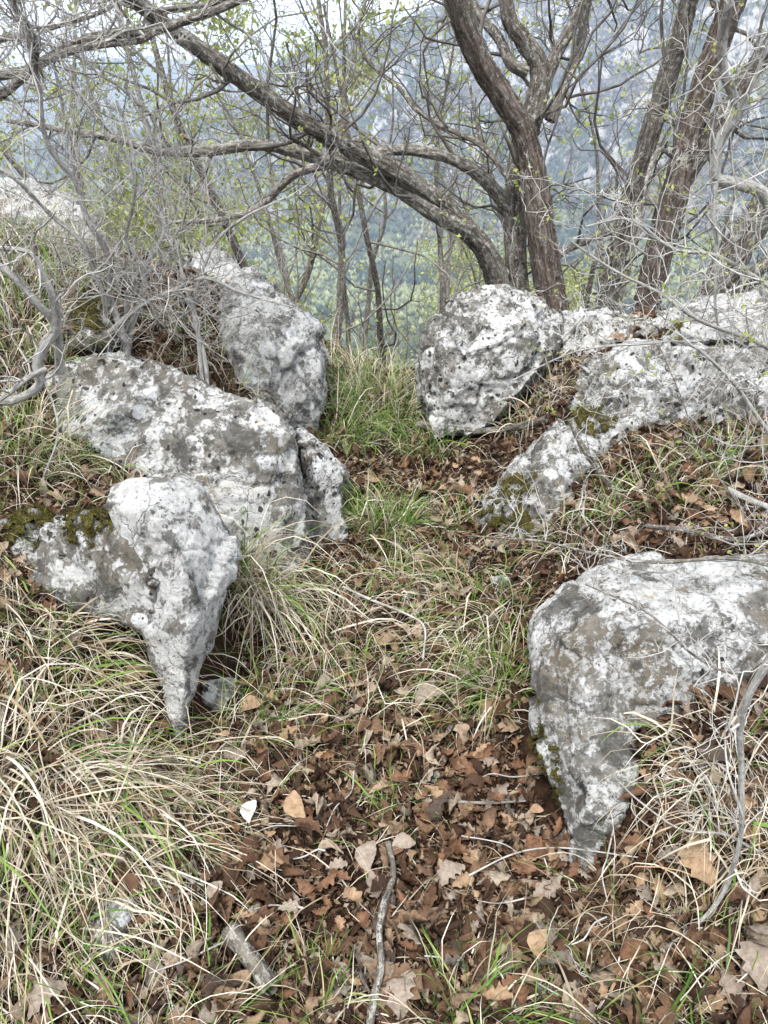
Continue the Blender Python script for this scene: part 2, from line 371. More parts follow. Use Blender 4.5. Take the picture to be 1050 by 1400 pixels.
# ------------------------------------------------------------------ ground: the knoll with its path between two banks
_pts = [(0, .5, 0), (0, 1, 0), (0, 1.5, 0), (.05, 2, .02), (.1, 2.6, .02), (.15, 3.2, 0), (0, 3.8, .05), (0, 4.5, .08), (0, 5.2, -.12), (0, 6, -.55),
        (1.0, 4.2, .4), (1.8, 4.2, .5), (1, 5, .1), (1.8, 5.2, .2), (-1, 4.5, .6), (-1.8, 4.5, .85), (-1, 5.3, .4), (-2.5, 4, 1.15), (2.8, 3, .6),
        (2.5, 1.5, .5), (-2.5, 2.5, .9), (-2, 1, .5), (-1.5, 0, .25), (1.5, 0, .2), (0, -.5, 0), (2.8, 4.5, .6), (-2, 6, .1), (2, 6, -.4), (-.5, 4.6, .3)]
for a in [(0, 1390, .05), (100, 1250, .08), (0, 1100, .2), (150, 1100, .12), (240, 1020, .04), (100, 850, .33), (0, 780, .42), (200, 980, .10), (330, 900, .03),
          (350, 760, .12), (250, 640, .42), (50, 600, .52), (130, 640, .42), (50, 420, .8), (150, 480, .64), (0, 300, .96), (250, 470, .62), (330, 400, .66), (430, 600, .06), (400, 850, .02), (450, 700, .02),
          (800, 1220, 0), (700, 1100, 0), (700, 900, .03), (900, 1200, .1), (1040, 1300, .12), (1040, 1000, .3), (900, 1000, .27), (930, 965, .31), (870, 1080, .19), (750, 800, .15), (850, 740, .36), (1000, 740, .39),
          (1000, 570, .38), (850, 640, .36), (740, 725, .09), (800, 715, .22), (700, 640, .08), (650, 740, .04), (620, 620, .03), (700, 560, .12), (760, 520, .34), (780, 500, .40), (720, 530, .22)]:
    _pts.append(tuple(gp(*a)))
_pts = np.array(_pts)
def _U(r): return np.where(r > 1e-9, r * r * np.log(np.maximum(r, 1e-9)), 0)
_n = len(_pts); _K = _U(np.linalg.norm(_pts[:, None, :2] - _pts[None, :, :2], axis=2)) + np.eye(_n) * 0.02
_Q = np.hstack([np.ones((_n, 1)), _pts[:, :2]])
_S = np.linalg.solve(np.block([[_K, _Q], [_Q.T, np.zeros((3, 3))]]), np.concatenate([_pts[:, 2], np.zeros(3)]))
def _tps(x, y):
    q = np.stack([x, y], 1); out = np.empty(len(q))
    for k in range(0, len(q), 20000):
        b = q[k:k + 20000]; out[k:k + 20000] = _U(np.linalg.norm(b[:, None] - _pts[None, :, :2], axis=2)) @ _S[:_n] + _S[_n] + b @ _S[_n + 1:]
    return out
def _coarse(x, y):
    z = np.where(x < 0, .5 * sstep(.4, 1.6, -x) + .32 * np.clip(-x - 1.5, 0, 6), .42 * sstep(.4, 1.6, x) + .12 * np.clip(x - 1.5, 0, 6))
    z = z * (1 - .55 * sstep(3.5, 7, y))
    e = np.clip(y - 4.6, 0, None); z = z - .72 * (np.sqrt(e * e + .6) - .775)
    return z + .08 * np.clip(-y - .5, 0, 30)
def ground_exact(x, y):
    x = np.asarray(x, float); y = np.asarray(y, float); sh = x.shape; x = x.ravel(); y = y.ravel()
    w = sstep(2.2, 3.1, np.abs(x)); w = np.maximum(w, sstep(5.0, 6.2, y)); w = np.maximum(w, sstep(0.3, -.6, y) if False else 1 - sstep(-.6, .2, y))
    t = _tps(np.clip(x, -3.2, 3.2), np.clip(y, -.7, 6.3))
    z = t * (1 - w) + _coarse(x, y) * w
    near = 1 - sstep(8, 20, np.abs(y))
    z = z + near * .035 * fbm(np.stack([x * 2.2, y * 2.2, x * 0], 1), 3, 3) + .25 * (1 - near) * fbm(np.stack([x * .2, y * .2, x * 0], 1), 3, 9)
    return z.reshape(sh)
_gx = np.linspace(-6, 6, 401); _gy = np.linspace(-1.5, 10.5, 401); _GZ = ground_exact(*np.meshgrid(_gx, _gy))
def ground_z(x, y):
    fx = np.clip((np.asarray(x, float) + 6) / 12 * 400, 0, 399.999); fy = np.clip((np.asarray(y, float) + 1.5) / 12 * 400, 0, 399.999)
    i = fx.astype(int); j = fy.astype(int); u = fx - i; v = fy - j
    return (_GZ[j, i] * (1 - u) + _GZ[j, i + 1] * u) * (1 - v) + (_GZ[j + 1, i] * (1 - u) + _GZ[j + 1, i + 1] * u) * v
def ground_hit(px, py):
    d = ray(px, py); t = np.linspace(.6, 9, 1400); P = EYE + t[:, None] * d
    k = np.argmax(P[:, 2] < ground_z(P[:, 0], P[:, 1])); return P[k]

def axis(lo, hi, dlo, dhi, d):
    a = list(np.arange(dlo, dhi + 1e-6, d)); s = d
    while a[-1] < hi: s *= 1.18; a.append(a[-1] + s)
    s = d
    while a[0] > lo: s *= 1.18; a.insert(0, a[0] - s)
    return np.array(a)
ax, ay = axis(-70, 70, -2.6, 2.6, .025), axis(-30, 95, .3, 5.6, .025)
X, Y = np.meshgrid(ax, ay); Z = ground_exact(X, Y)
q = np.stack([X.ravel(), Y.ravel(), Z.ravel()], 1)
Z = Z + (.016 * fbm(q * 9, 3, 21)).reshape(Z.shape)
def grid_faces(ny, nx):
    k = np.arange(ny - 1)[:, None] * nx + np.arange(nx - 1)[None]; return np.stack([k, k + 1, k + nx + 1, k + nx], -1).reshape(-1, 4)
mb = MB(); mb.add(np.stack([X, Y, Z], -1), grid_faces(len(ay), len(ax))); tag(mb.build('ground', MAT['soil']), kind='structure')

# ------------------------------------------------------------------ valley and mountains on a polar sheet
th = np.linspace(R(-75), R(75), 450)
rr = np.concatenate([np.geomspace(60, 900, 60, endpoint=False), np.linspace(900, 2900, 230, endpoint=False), np.geomspace(2900, 9500, 80)])
TH, RR = np.meshgrid(th, rr)
XX, YY = RR * np.sin(TH), RR * np.cos(TH)
deg = np.degrees(TH)
q = np.stack([XX.ravel(), YY.ravel(), XX.ravel() * 0], 1)
n1 = fbm(q / 420, 5, 31).reshape(TH.shape); n2 = fbm(q / 60, 4, 37).reshape(TH.shape); n3 = fbm(q / 13, 3, 41).reshape(TH.shape)
rid = (1 - np.abs(perlin(q / 300 + 3.3, 44)) * 2).reshape(TH.shape)
floor_z = -215 + 20 * n1
near_slope = -42 - .62 * (RR - 60)
z = np.maximum(near_slope, floor_z)
# the facing mountain: its crest sinks from right to left
crest = np.interp(deg, [-75, -30, -16, -9, -4, 1, 5, 10, 18, 28, 75], [-120, -110, -60, 20, 120, 180, 225, 280, 340, 370, 380])
foot = np.interp(deg, [-75, -20, 0, 30, 75], [1700, 1500, 1150, 950, 900])
top = foot + np.interp(deg, [-75, -10, 5, 30, 75], [700, 900, 1150, 1250, 1250])
s = np.clip((RR - foot) / (top - foot), 0, 1)
prof = .55 * s + .45 * s ** 2
mt = floor_z + (crest - floor_z) * prof + (95 * n1 + 30 * n2 + 55 * (rid - .5)) * np.minimum(1, s * 3) * (1 - .75 * sstep(.8, 1.0, s))
mt = np.where(RR > top, np.maximum(crest - .45 * (RR - top), -250), mt)
z = np.where(RR > foot, np.maximum(z, mt), z)
# the far blue range on the left
fc = np.interp(deg, [-75, -27, -21, -17.5, -15, -12, -9, -5, 0, 75], [120, 140, 170, 215, 240, 215, 200, 225, 215, 140])
fs = np.clip((RR - 3500) / 1700, 0, 1)
far = -200 + (fc + 200) * fs + 90 * n1 * np.minimum(1, fs * 2) * (1 - .6 * fs); far = np.where(RR > 5200, fc - .3 * (RR - 5200), far)
z = np.where(RR > 3500, np.maximum(z, far), z)
z = z + np.where(RR > 300, (3.6 * n3 + 5 * n2), .8 * n3) * (1 - .7 * sstep(4000, 6000, RR))
mb = MB(); mb.add(np.stack([XX, YY, z], -1), grid_faces(len(rr), len(th)))
m = M('mountain_side'); p = m.pos()
sep = m.n('SeparateXYZ'); m.l(p, sep.inputs[0])
nz = m.n('NewGeometry'); sepn = m.n('SeparateXYZ'); m.l(nz.outputs['Normal'], sepn.inputs[0])
fine = m.noise(p, .13, 6, 0.8)
wood = m.ramp(fine, [(0.34, (0.03, 0.028, 0.026)), (0.5, (0.10, 0.088, 0.08)), (0.66, (0.23, 0.205, 0.185))])
conifer = m.ramp(fine, [(0.36, (0.018, 0.026, 0.018)), (0.62, (0.07, 0.092, 0.055))])
c = m.mix(wood, conifer, m.ramp(m.noise(p, .0065, 9, 0.72), [(0.47, 0.0), (0.53, 1.0)]))
green = m.ramp(fine, [(0.35, (0.065, 0.08, 0.045)), (0.65, (0.19, 0.22, 0.11))])
hh = m.math('ADD', m.math('DIVIDE', m.math('ADD', sep.outputs[2], 215), 190), m.math('MULTIPLY', m.math('SUBTRACT', m.noise(p, .007, 9, 0.7), 0.5), 3.4))
lowm = m.ramp(hh, [(0.25, 1.0), (0.5, 0.0)])
c = m.mix(c, green, m.math('MULTIPLY', lowm, 0.85))
meadow = m.ramp(m.noise(p, .012, 4, 0.6), [(0.55, 0.0), (0.58, 1.0)])
c = m.mix(c, (0.25, 0.31, 0.14), m.math('MULTIPLY', m.math('MULTIPLY', meadow, lowm), 0.8))
rock = m.ramp(fine, [(0.35, (0.25, 0.24, 0.23)), (0.65, (0.55, 0.535, 0.51))])
cl = m.math('ADD', m.math('MULTIPLY', sepn.outputs[2], -0.75), m.math('MULTIPLY', m.noise(p, .012, 10, 0.75), 1.6))
c = m.mix(c, rock, m.math('MULTIPLY', m.ramp(cl, [(0.33, 0.0), (0.39, 0.9)]), m.ramp(hh, [(0.5, 0.0), (0.8, 1.0)])))
MAT['mountain'] = m.surf(c, 0.95, m.bump(fine, 0.8, 6), 0.05)
tag(mb.build('mountains', MAT['mountain']), kind='structure')

_cr = np.random.default_rng(8)
def crowns(name, n, mat, cond, hgt, label):
    i = np.where(cond.ravel())[0]; i = _cr.choice(i, n); Pz = np.stack([XX.ravel()[i], YY.ravel()[i], z.ravel()[i]], 1)
    Pz[:, :2] += _cr.normal(0, 4, (n, 2)); s1 = hgt * _cr.uniform(.5, 1.4, n)
    a = np.linspace(0, 2 * np.pi, 5, endpoint=False); ring = np.stack([np.cos(a), np.sin(a), a * 0], 1)
    V = np.empty((n, 7, 3)); V[:, 0] = (0, 0, -.1); V[:, 6] = (0, 0, 1.0); V[:, 1:6] = ring[None] * .42 * _cr.uniform(.6, 1.3, (n, 5, 1)) + np.array([0, 0, .4]) + _cr.normal(0, .08, (n, 5, 3))
    V[:, 6] += _cr.normal(0, .12, (n, 3)); V = V * s1[:, None, None] + Pz[:, None]
    F = np.array([[0, 1 + (k + 1) % 5, 1 + k] for k in range(5)] + [[6, 1 + k, 1 + (k + 1) % 5] for k in range(5)])
    b = MB(); b.add(V.reshape(-1, 3), (F[None] + (np.arange(n) * 7)[:, None, None]).reshape(-1, 3)); tag(b.build(name, mat, smooth=True), label, 'forest', kind='stuff')
def crown_mat(name, c0, c1):
    m = M(name); c = m.mix(c0, c1, m.rand()); return m.surf(c, .95, None, .05)
_vis = (np.abs(deg) < 34)
_pt = perlin(np.stack([XX.ravel(), YY.ravel(), XX.ravel() * 0], 1) / 170, 61).reshape(TH.shape)
_on = _vis & (RR > 420) & (RR < 2500)
crowns('bare_forest', 16000, crown_mat('bare_crown', (0.07, 0.062, 0.056), (0.23, 0.205, 0.185)), _on & (z > -190) & (_pt < .12), 9, 'grey bare woodland covering the far mountainside')
crowns('conifer_forest', 9000, crown_mat('conifer_crown', (0.022, 0.034, 0.022), (0.065, 0.085, 0.055)), _on & (_pt > .05) & (z < 180), 11, 'dark green conifer woods in bands on the far slope')
crowns('spring_forest', 12000, crown_mat('spring_crown', (0.11, 0.125, 0.06), (0.27, 0.29, 0.14)), _vis & (RR > 300) & (RR < 1500) & (z < -120) & (_pt < .2), 8, 'light green spring woodland on the valley floor')
# ------------------------------------------------------------------ limestone boulders
rock_bvh = []; rock_objs = {}
def facets(p, seed):
    with np.errstate(over='ignore'):
        i = np.floor(p).astype(np.int64); best = np.full(len(p), 9.0); out = np.zeros(len(p))
        for dx in (-1, 0, 1):
            for dy in (-1, 0, 1):
                for dz in (-1, 0, 1):
                    c = i + np.array([dx, dy, dz]); h = _hash(c[:, 0], c[:, 1], c[:, 2], seed); h2 = _hash(c[:, 1], c[:, 2], c[:, 0], seed + 9)
                    f3 = lambda k: np.stack([(k & np.uint32(1023)) / 1023., ((k >> np.uint32(10)) & np.uint32(1023)) / 1023., ((k >> np.uint32(20)) & np.uint32(1023)) / 1023.], 1)
                    q = c + f3(h); d = np.sqrt(((p - q) ** 2).sum(1)); m_ = d < best; best[m_] = d[m_]
                    out[m_] = (((p - q) * (f3(h2) - .5) * 1.9).sum(1) + (f3(h2)[:, 0] - .5) * .35)[m_]
    return out
def boulder(key, hulls, vox, mat, label, amp=.03, freq=5.0, pits=.0, pit_scale=22, flute=0.0, smooth=4, seed=0, ledge=0.0, mossy=()):
    bm = bmesh.new()
    for h in hulls:
        vs_ = [bm.verts.new(tuple(at(*p)) if len(p) == 3 else p[:3]) for p in h]
        r = bmesh.ops.convex_hull(bm, input=vs_)
        bmesh.ops.delete(bm, geom=[g for g in set(r['geom_interior'] + r['geom_unused']) if isinstance(g, bmesh.types.BMVert)], context='VERTS')
    bmesh.ops.recalc_face_normals(bm, faces=bm.faces)
    me = bpy.data.meshes.new('boulder'); bm.to_mesh(me); bm.free()
    o = bpy.data.objects.new('boulder', me); col.objects.link(o)
    md = o.modifiers.new('r', 'REMESH'); md.mode = 'VOXEL'; md.voxel_size = vox; md.adaptivity = 0
    ms = o.modifiers.new('s', 'SMOOTH'); ms.factor = .5; ms.iterations = 2
    dg = bpy.context.evaluated_depsgraph_get(); me2 = bpy.data.meshes.new_from_object(o.evaluated_get(dg))
    o.modifiers.clear(); o.data = me2; bpy.data.meshes.remove(me)
    n = len(me2.vertices); V = np.empty(n * 3); me2.vertices.foreach_get('co', V); V = V.reshape(-1, 3)
    N = np.empty(n * 3); me2.vertex_normals.foreach_get('vector', N); N = N.reshape(-1, 3)
    q = V * freq + seed * 5.3
    wv = np.stack([perlin(q * .7 + 9, seed + 1), perlin(q * .7 + 31, seed + 2), perlin(q * .7 + 57, seed + 3)], 1)
    d = amp * .6 * fbm(q + wv * .6, 5, seed, .52)
    fac, _ = worley(V * freq * .55 + wv * .15 + seed, seed + 60); d = d + amp * .18 * (.45 - fac)
    for fs_, fa in ((.5, 1.15), (1.3, .55), (3.1, .22)):            # broken, tilted facets
        d = d + amp * fa * facets(V * freq * fs_ + wv * .10 + seed, seed + 70)
    if flute: d = d + flute * (np.abs(perlin(V * np.array([16, 16, 2.2]) + wv * .5, seed + 8)) - .2)
    if ledge: d = d + ledge * np.abs(perlin(V * np.array([5, 5, 20]) + wv, seed + 12))
    cr = np.abs(perlin(q * .8 + wv * .8, seed + 15)); d = d - amp * .55 * np.exp(-(cr / .03) ** 2)        # cracks
    if pits:
        for sc_, k in ((pit_scale, 1.0), (pit_scale * 2.1, .5)):
            dist, rid_ = worley(V * sc_ + wv * .2, seed + 20); zone = sstep(-.15, .25, perlin(V * 5 + seed, seed + 33))
            rad = .12 + .30 * rid_; on = (rid_ < .55) * zone
            d = d - pits * k * on * (1 - sstep(rad * .7, rad, dist))
    d = d + amp * .12 * fbm(V * 55, 3, seed + 40)
    V = V + N * d[:, None]
    me2.vertices.foreach_set('co', V.astype(np.float32).ravel()); me2.update()
    me2.polygons.foreach_set('use_smooth', np.ones(len(me2.polygons), bool))
    me2.materials.clear(); me2.materials.append(mat); me2.name = 'boulder'
    tag(o, label, 'boulder', 'limestone boulders beside the path')
    polys = [tuple(p.vertices) for p in me2.polygons]
    bv = BVHTree.FromPolygons([tuple(v) for v in V], polys); rock_bvh.append(bv); rock_objs[key] = (o, V, polys)
    # moss cushions
    if mossy:
        N2 = np.empty(n * 3); me2.vertex_normals.foreach_get('vector', N2); N2 = N2.reshape(-1, 3)
        w = np.full(n, -9.0)
        for (px, py, Yd, rad) in mossy:
            c_ = at(px, py, Yd); w = np.maximum(w, 1 - np.linalg.norm((V - c_) * np.array([1, .6, 1]), axis=1) / rad)
        w = np.minimum(w, .45) + 1.1 * fbm(V * 24, 4, seed + 50, .65) + .25 * N2[:, 2]
        keep = w > .14
        F = np.array([p for p in polys if len(p) == 4 and all(keep[list(p)])])
        if len(F):
            used = np.unique(F); remap = -np.ones(n, int); remap[used] = np.arange(len(used))
            hgt = .001 + .011 * sstep(.12, .6, w) * (.6 + .8 * np.abs(fbm(V * 70, 2, 77)))
            mv = (V + N2 * hgt[:, None])[used]
            mbm = MB(); mbm.add(mv, remap[F])
            # fuzz of tiny shoots
            r = np.random.default_rng(seed + 3); k = r.integers(0, len(used), min(9000, len(used) * 3)); b = mv[k] + r.normal(0, vox * .5, (len(k), 3))
            dr = N2[used][k] + r.normal(0, .6, (len(k), 3)); dr /= np.linalg.norm(dr, axis=1, keepdims=True)
            sd_ = np.cross(dr, r.normal(0, 1, (len(k), 3))); sd_ /= np.linalg.norm(sd_, axis=1, keepdims=True); ln = r.uniform(.006, .013, (len(k), 1))
            T = np.stack([b - sd_ * .0016, b + sd_ * .0016, b + dr * ln], 1); mbm.add(T.reshape(-1, 3), np.arange(len(k) * 3).reshape(-1, 3))
            o.select_set(False)
            ch = mbm.build('moss', MAT['moss'], None); ch.parent = o; ch['kind'] = 'stuff'
    return o
def back(pts, dy): return [(a, b, c + dy) for a, b, c in pts]
def z_at(px, py, Yd): return at(px, py, Yd)

f = [(150, 664, 1.80), (182, 652, 1.78), (240, 645, 1.80), (276, 660, 1.84), (288, 702, 1.80), (316, 732, 1.80), (320, 760, 1.78), (302, 825, 1.70), (274, 905, 1.62), (252, 980, 1.545),
     (245, 1012, 1.515), (238, 950, 1.54), (214, 880, 1.58), (140, 700, 1.74), (205, 700, 1.66), (250, 760, 1.60), (256, 880, 1.545), (185, 780, 1.65)]
b_ = [(160, 668, 2.1), (250, 650, 2.15), (300, 720, 2.1), (285, 850, 1.9), (250, 950, 1.66), (225, 870, 1.78)]
g = [(84, 700, 1.88), (130, 712, 1.75), (190, 735, 1.72), (112, 780, 1.74), (165, 800, 1.66), (205, 860, 1.62), (215, 780, 1.62), (60, 772, 1.82), (30, 702, 2.0), (-40, 720, 2.0), (-40, 790, 1.9), (100, 700, 2.2), (180, 720, 2.2), (150, 850, 1.9), (60, 800, 1.75)]
boulder('tooth', [f + b_], .0075, MAT['rock_white'], 'tooth-shaped white lichen-crusted boulder tapering down to a point, left foreground', .017, 5, .008, 20, .010, 5, 1)
boulder('shoulder', [g], .0085, MAT['rock_grey'], 'low grey mossy rock against the left side of the tooth-shaped boulder', .034, 6, .008, 20, .006, 3, 21,
        mossy=((40, 695, 1.98, .09), (112, 712, 1.76, .065)))
A = [(185, 503, 2.7), (215, 500, 2.66), (300, 538, 2.54), (385, 562, 2.5), (402, 585, 2.45), (408, 640, 2.42), (414, 740, 2.37), (428, 805, 2.36), (395, 820, 2.28), (170, 640, 2.36), (250, 675, 2.32), (310, 720, 2.28), (150, 570, 2.50), (90, 590, 2.55),
     (330, 600, 2.40), (370, 660, 2.33), (200, 503, 3.2), (398, 578, 2.9), (420, 700, 2.8), (100, 560, 3.1)]
B = [(66, 518, 2.74), (140, 485, 2.72), (182, 492, 2.70), (80, 590, 2.56), (150, 580, 2.52), (190, 545, 2.56), (80, 515, 3.15), (150, 487, 3.15), (200, 510, 3.1)]
boulder('long', [A, B], .0115, MAT['rock_grey'], 'long grey wedge-shaped boulder sloping down to the right, behind the tooth-shaped one', .036, 4.5, .018, 17, .006, 4, 2)
C_ = [(408, 592, 2.75), (440, 622, 2.7), (466, 642, 2.7), (470, 700, 2.66), (474, 748, 2.62), (430, 765, 2.56), (405, 700, 2.6), (425, 640, 2.62)]
boulder('slab', [C_ + back(C_, .4)], .011, MAT['rock_pitted'], 'narrow pitted grey rock leaning against the right end of the long wedge-shaped boulder', .026, 6, .022, 17, .004, 3, 3)
D = [(345, 372, 3.9), (368, 392, 3.82), (400, 422, 3.72), (432, 452, 3.66), (440, 492, 3.62), (437, 540, 3.6), (425, 600, 3.55), (365, 570, 3.42), (352, 480, 3.46), (358, 420, 3.62), (312, 510, 3.5), (296, 420, 3.8), (400, 480, 3.52), (300, 560, 3.4)]
boulder('fluted', [D + back(D, .55)], .0135, MAT['rock_white'], 'upright fluted grey boulder on the left edge of the gap', .045, 3.2, .006, 14, .03, 4, 4)
E = [(262, 352, 4.3), (290, 343, 4.3), (315, 356, 4.25), (335, 385, 4.2), (255, 390, 4.2), (300, 400, 4.1), (350, 420, 4.1), (250, 430, 4.0)]
boulder('knob', [E + back(E, .35)], .014, MAT['rock_white'], 'small whitish rock knob above the fluted boulder, behind shrub twigs', .03, 5, .006, 17, 0, 4, 5)
Fh = [(-40, 262, 4.4), (30, 256, 4.35), (90, 272, 4.3), (132, 300, 4.25), (140, 340, 4.15), (60, 345, 4.05), (-40, 350, 4.1), (40, 300, 4.1)]
boulder('bank_top', [Fh + back(Fh, .5)], .016, MAT['rock_white'], 'whitish rock on top of the left bank, half hidden by grey twigs', .05, 4, .01, 12, 0, 3, 6)
Fh = [(98, 410, 3.2), (125, 402, 3.2), (152, 415, 3.2), (160, 470, 3.05), (95, 475, 3.0), (125, 440, 3.05)]
boulder('mossy', [Fh + back(Fh, .25)], .012, MAT['rock_dark'], 'small dark rock with moss on top at the foot of the left shrub', .03, 6, .006, 17, 0, 3, 7, mossy=((125, 425, 3.1, .11),))
G = [(584, 470, 3.80), (590, 442, 3.84), (612, 420, 3.86), (650, 402, 3.9), (690, 394, 3.92), (714, 398, 3.92), (742, 414, 3.9), (768, 432, 3.95), (766, 480, 3.8), (742, 510, 3.66), (705, 530, 3.6), (690, 570, 3.55), (640, 605, 3.52), (590, 605, 3.55), (578, 545, 3.72), (640, 480, 3.6), (700, 460, 3.64)]
boulder('gap', [G + back(G, .5)], .0125, MAT['rock_pitted'], 'big rounded white boulder with black pits on the right side of the gap', .045, 4, .034, 13, 0, 4, 8)
H = [(768, 432, 4.05), (800, 424, 4.1), (832, 420, 4.1), (872, 440, 4.0), (905, 455, 3.9), (880, 520, 3.6), (800, 560, 3.55), (745, 540, 3.7), (830, 460, 3.8)]
boulder('low', [H + back(H, .4)], .0135, MAT['rock_pitted'], 'low white pitted rock just right of the rounded gap boulder', .05, 4.5, .028, 14, 0, 3, 9)
I = [(772, 575, 3.2), (795, 525, 3.3), (830, 482, 3.45), (870, 466, 3.5), (940, 470, 3.45), (1050, 482, 3.35), (1130, 485, 3.3), (772, 630, 2.98), (802, 665, 2.86), (872, 635, 2.92), (885, 590, 3.0), (920, 580, 3.0), (1050, 560, 2.95), (1130, 560, 2.95), (850, 540, 3.12), (950, 520, 3.15)]
boulder('right', [I + back(I, .6)], .0125, MAT['rock_pitted'], 'broad pale pitted boulder rising from the leafy right bank at the picture edge', .06, 4.2, .028, 14, .006, 4, 10, mossy=((800, 575, 3.12, .09),))
J = [(892, 445, 3.85), (930, 425, 3.8), (962, 414, 3.78), (1050, 403, 3.7), (1130, 400, 3.7), (1130, 478, 3.4), (1050, 476, 3.4), (960, 470, 3.5), (900, 465, 3.65), (980, 440, 3.5)]
boulder('top_slab', [J + back(J, .5)], .013, MAT['rock_white'], 'pale flat-topped slab lying on the broad right boulder, dark moss along its crack', .045, 4, .024, 14, 0, 3, 11, mossy=((925, 455, 3.65, .06),))
K = [(745, 602, 3.0), (775, 577, 3.05), (812, 602, 2.95), (825, 650, 2.78), (805, 710, 2.62), (735, 725, 2.54), (700, 755, 2.50), (662, 715, 2.66), (667, 682, 2.75), (690, 642, 2.86), (720, 622, 2.93), (745, 650, 2.64), (690, 690, 2.58)]
boulder('wedge', [K + back(K, .4)], .011, MAT['rock_grey'], 'mid-sized grey wedge rock with green moss on its low left end, right of the path', .04, 5, .022, 17, .006, 4, 12, mossy=((705, 672, 2.62, .08), (688, 728, 2.56, .11), (720, 700, 2.56, .06)))
K2 = [(650, 738, 2.62), (690, 725, 2.62), (720, 745, 2.6), (700, 775, 2.48), (655, 772, 2.45), (635, 755, 2.52)]
boulder('foot', [K2 + back(K2, .2)], .0095, MAT['rock_dark'], 'low mossy stone at the foot of the mid-sized wedge rock', .022, 7, .004, 20, 0, 3, 13, mossy=((670, 740, 2.55, .14),))
N_ = [(628, 775, 2.42), (660, 762, 2.45), (705, 772, 2.42), (700, 800, 2.3), (640, 800, 2.28)]
boulder('sunk', [N_ + back(N_, .2)], .009, MAT['rock_white'], 'pale flat stone sunk in grass in front of the mossy stone', .018, 8, .004, 20, 0, 3, 14)
P1 = [(722, 872, 1.56), (736, 832, 1.61), (780, 797, 1.68), (830, 778, 1.74), (880, 763, 1.8), (960, 763, 1.8), (1050, 766, 1.76), (1130, 770, 1.75), (770, 870, 1.46), (850, 850, 1.43), (950, 850, 1.45), (1050, 860, 1.48), (1130, 870, 1.5), (718, 940, 1.46), (728, 1000, 1.38), (800, 1000, 1.32),
      (860, 1000, 1.33), (930, 960, 1.38), (1000, 945, 1.42), (1050, 920, 1.44), (1130, 920, 1.45), (740, 880, 1.95), (850, 775, 2.1), (1100, 770, 2.1), (760, 1000, 1.7), (1100, 900, 1.8)]
P2 = [(720, 930, 1.47), (728, 1000, 1.39), (746, 1060, 1.31), (766, 1112, 1.25), (786, 1172, 1.18), (800, 1225, 1.12), (850, 1200, 1.15), (858, 1110, 1.20), (850, 1040, 1.27), (870, 960, 1.36), (800, 950, 1.36), (800, 1060, 1.24), (810, 1150, 1.165), (740, 950, 1.8), (860, 1050, 1.6), (830, 1180, 1.4)]
boulder('front', [P1, P2], .0085, MAT['rock_brown'], 'large brown-stained white boulder with a leg-like foot in the right foreground', .026, 5, .009, 19, .006, 5, 15, mossy=((732, 1030, 1.38, .06), (745, 1075, 1.33, .05)))
for px, py, w_, key, mt_, lb in ((150, 1262, 34, 'b1', 'rock_grey', 'small grey stone showing through the dry grass at lower left'),
                                (292, 945, 26, 'b2', 'rock_grey', 'small grey stone beside the point of the tooth-shaped boulder'),
                                (690, 800, 16, 'b3', 'rock_grey', 'fist-sized stone below the pale sunk stone'),
                                (598, 1066, 10, 'b4', 'rock_white', 'tiny white pebble in the litter near the front boulder')):
    c0 = ground_hit(px, py); k = w_ / FPX * np.linalg.norm(c0 - EYE)
    r = np.random.default_rng(px); pts = [tuple(c0 + r.normal(0, 1, 3) * np.array([.6, .5, .45]) * k + np.array([0, 0, .15 * k])) + (0,) for _ in range(16)]
    boulder(key, [pts], max(.003, k * .09), MAT[mt_], lb, k * .14, .5 / k, 0, 20, 0, 2, px)
    rock_objs[key][0].name = 'stone'; rock_objs[key][0]['category'] = 'stone'; del rock_objs[key][0]['group']
def on_rock(x, y):
    """height of the top of any boulder above this spot, or None"""
    best = None
    for bv in rock_bvh:
        h = bv.ray_cast(Vector((x, y, 5)), Vector((0, 0, -1)))
        if h[0] is not None and (best is None or h[0].z > best): best = h[0].z
    return best

# ------------------------------------------------------------------ trees behind the gap
def dressed(root, name, limbs, mat):
    """each limb: (points in pixels and metres ahead, r0, r1, options) -> its own part"""
    out = []
    for k, (part, pts, r0, r1, kw) in enumerate(limbs):
        mb = MB(); P = [at(*p) for p in pts]
        C, rd = limb(mb, P, r0, r1, seed=hash_(name) + k, **kw); mb.build(part, mat if not isinstance(kw, str) else mat, root); out.append((C, rd))
    return out
def hash_(s): return sum(ord(c) * (i + 3) for i, c in enumerate(s)) % 97

# main tree: two close stems, a long limb reaching up to the left corner and one lying level
t1 = empty('oak_tree', at(725, 470, 4.9)); tag(t1, 'big many-stemmed oak just behind the rounded gap boulder, long limbs reaching left', 'tree', 'oaks behind the boulders')
base = dict(sides=26, step=.022, rough=.16)
def stem(root, part, pts, r0, r1, mat, seed, **kw):
    a = dict(sides=26, step=.022, rough=.10); a.update(kw); mb = MB()
    if mat in ('bark_red', 'bark_brown', 'bark_grey') and root is not sh_guard:
        th = .60 if root is t5_guard else .66; r0 *= th; r1 *= th
        if 'rads' in a: a['rads'] = [v * th for v in a['rads']]
    C, rd = limb(mb, [at(*p) for p in pts], r0, r1, seed=seed, **a); mb.build(part, MAT[mat], root); return C, rd
sh_guard = None; t5_guard = None
S = []
S.append(stem(t1, 'trunk', [(775, 520, 4.75), (758, 430, 4.75), (742, 330, 4.72), (728, 240, 4.7), (714, 178, 4.66), (688, 135, 4.6), (655, 80, 4.5), (628, 10, 4.4), (606, -70, 4.3)], .155, .088, 'bark_red', 1, flare=.25, sides=30, rads=(.150, .142, .130, .125, .118, .10, .092, .086, .08)))
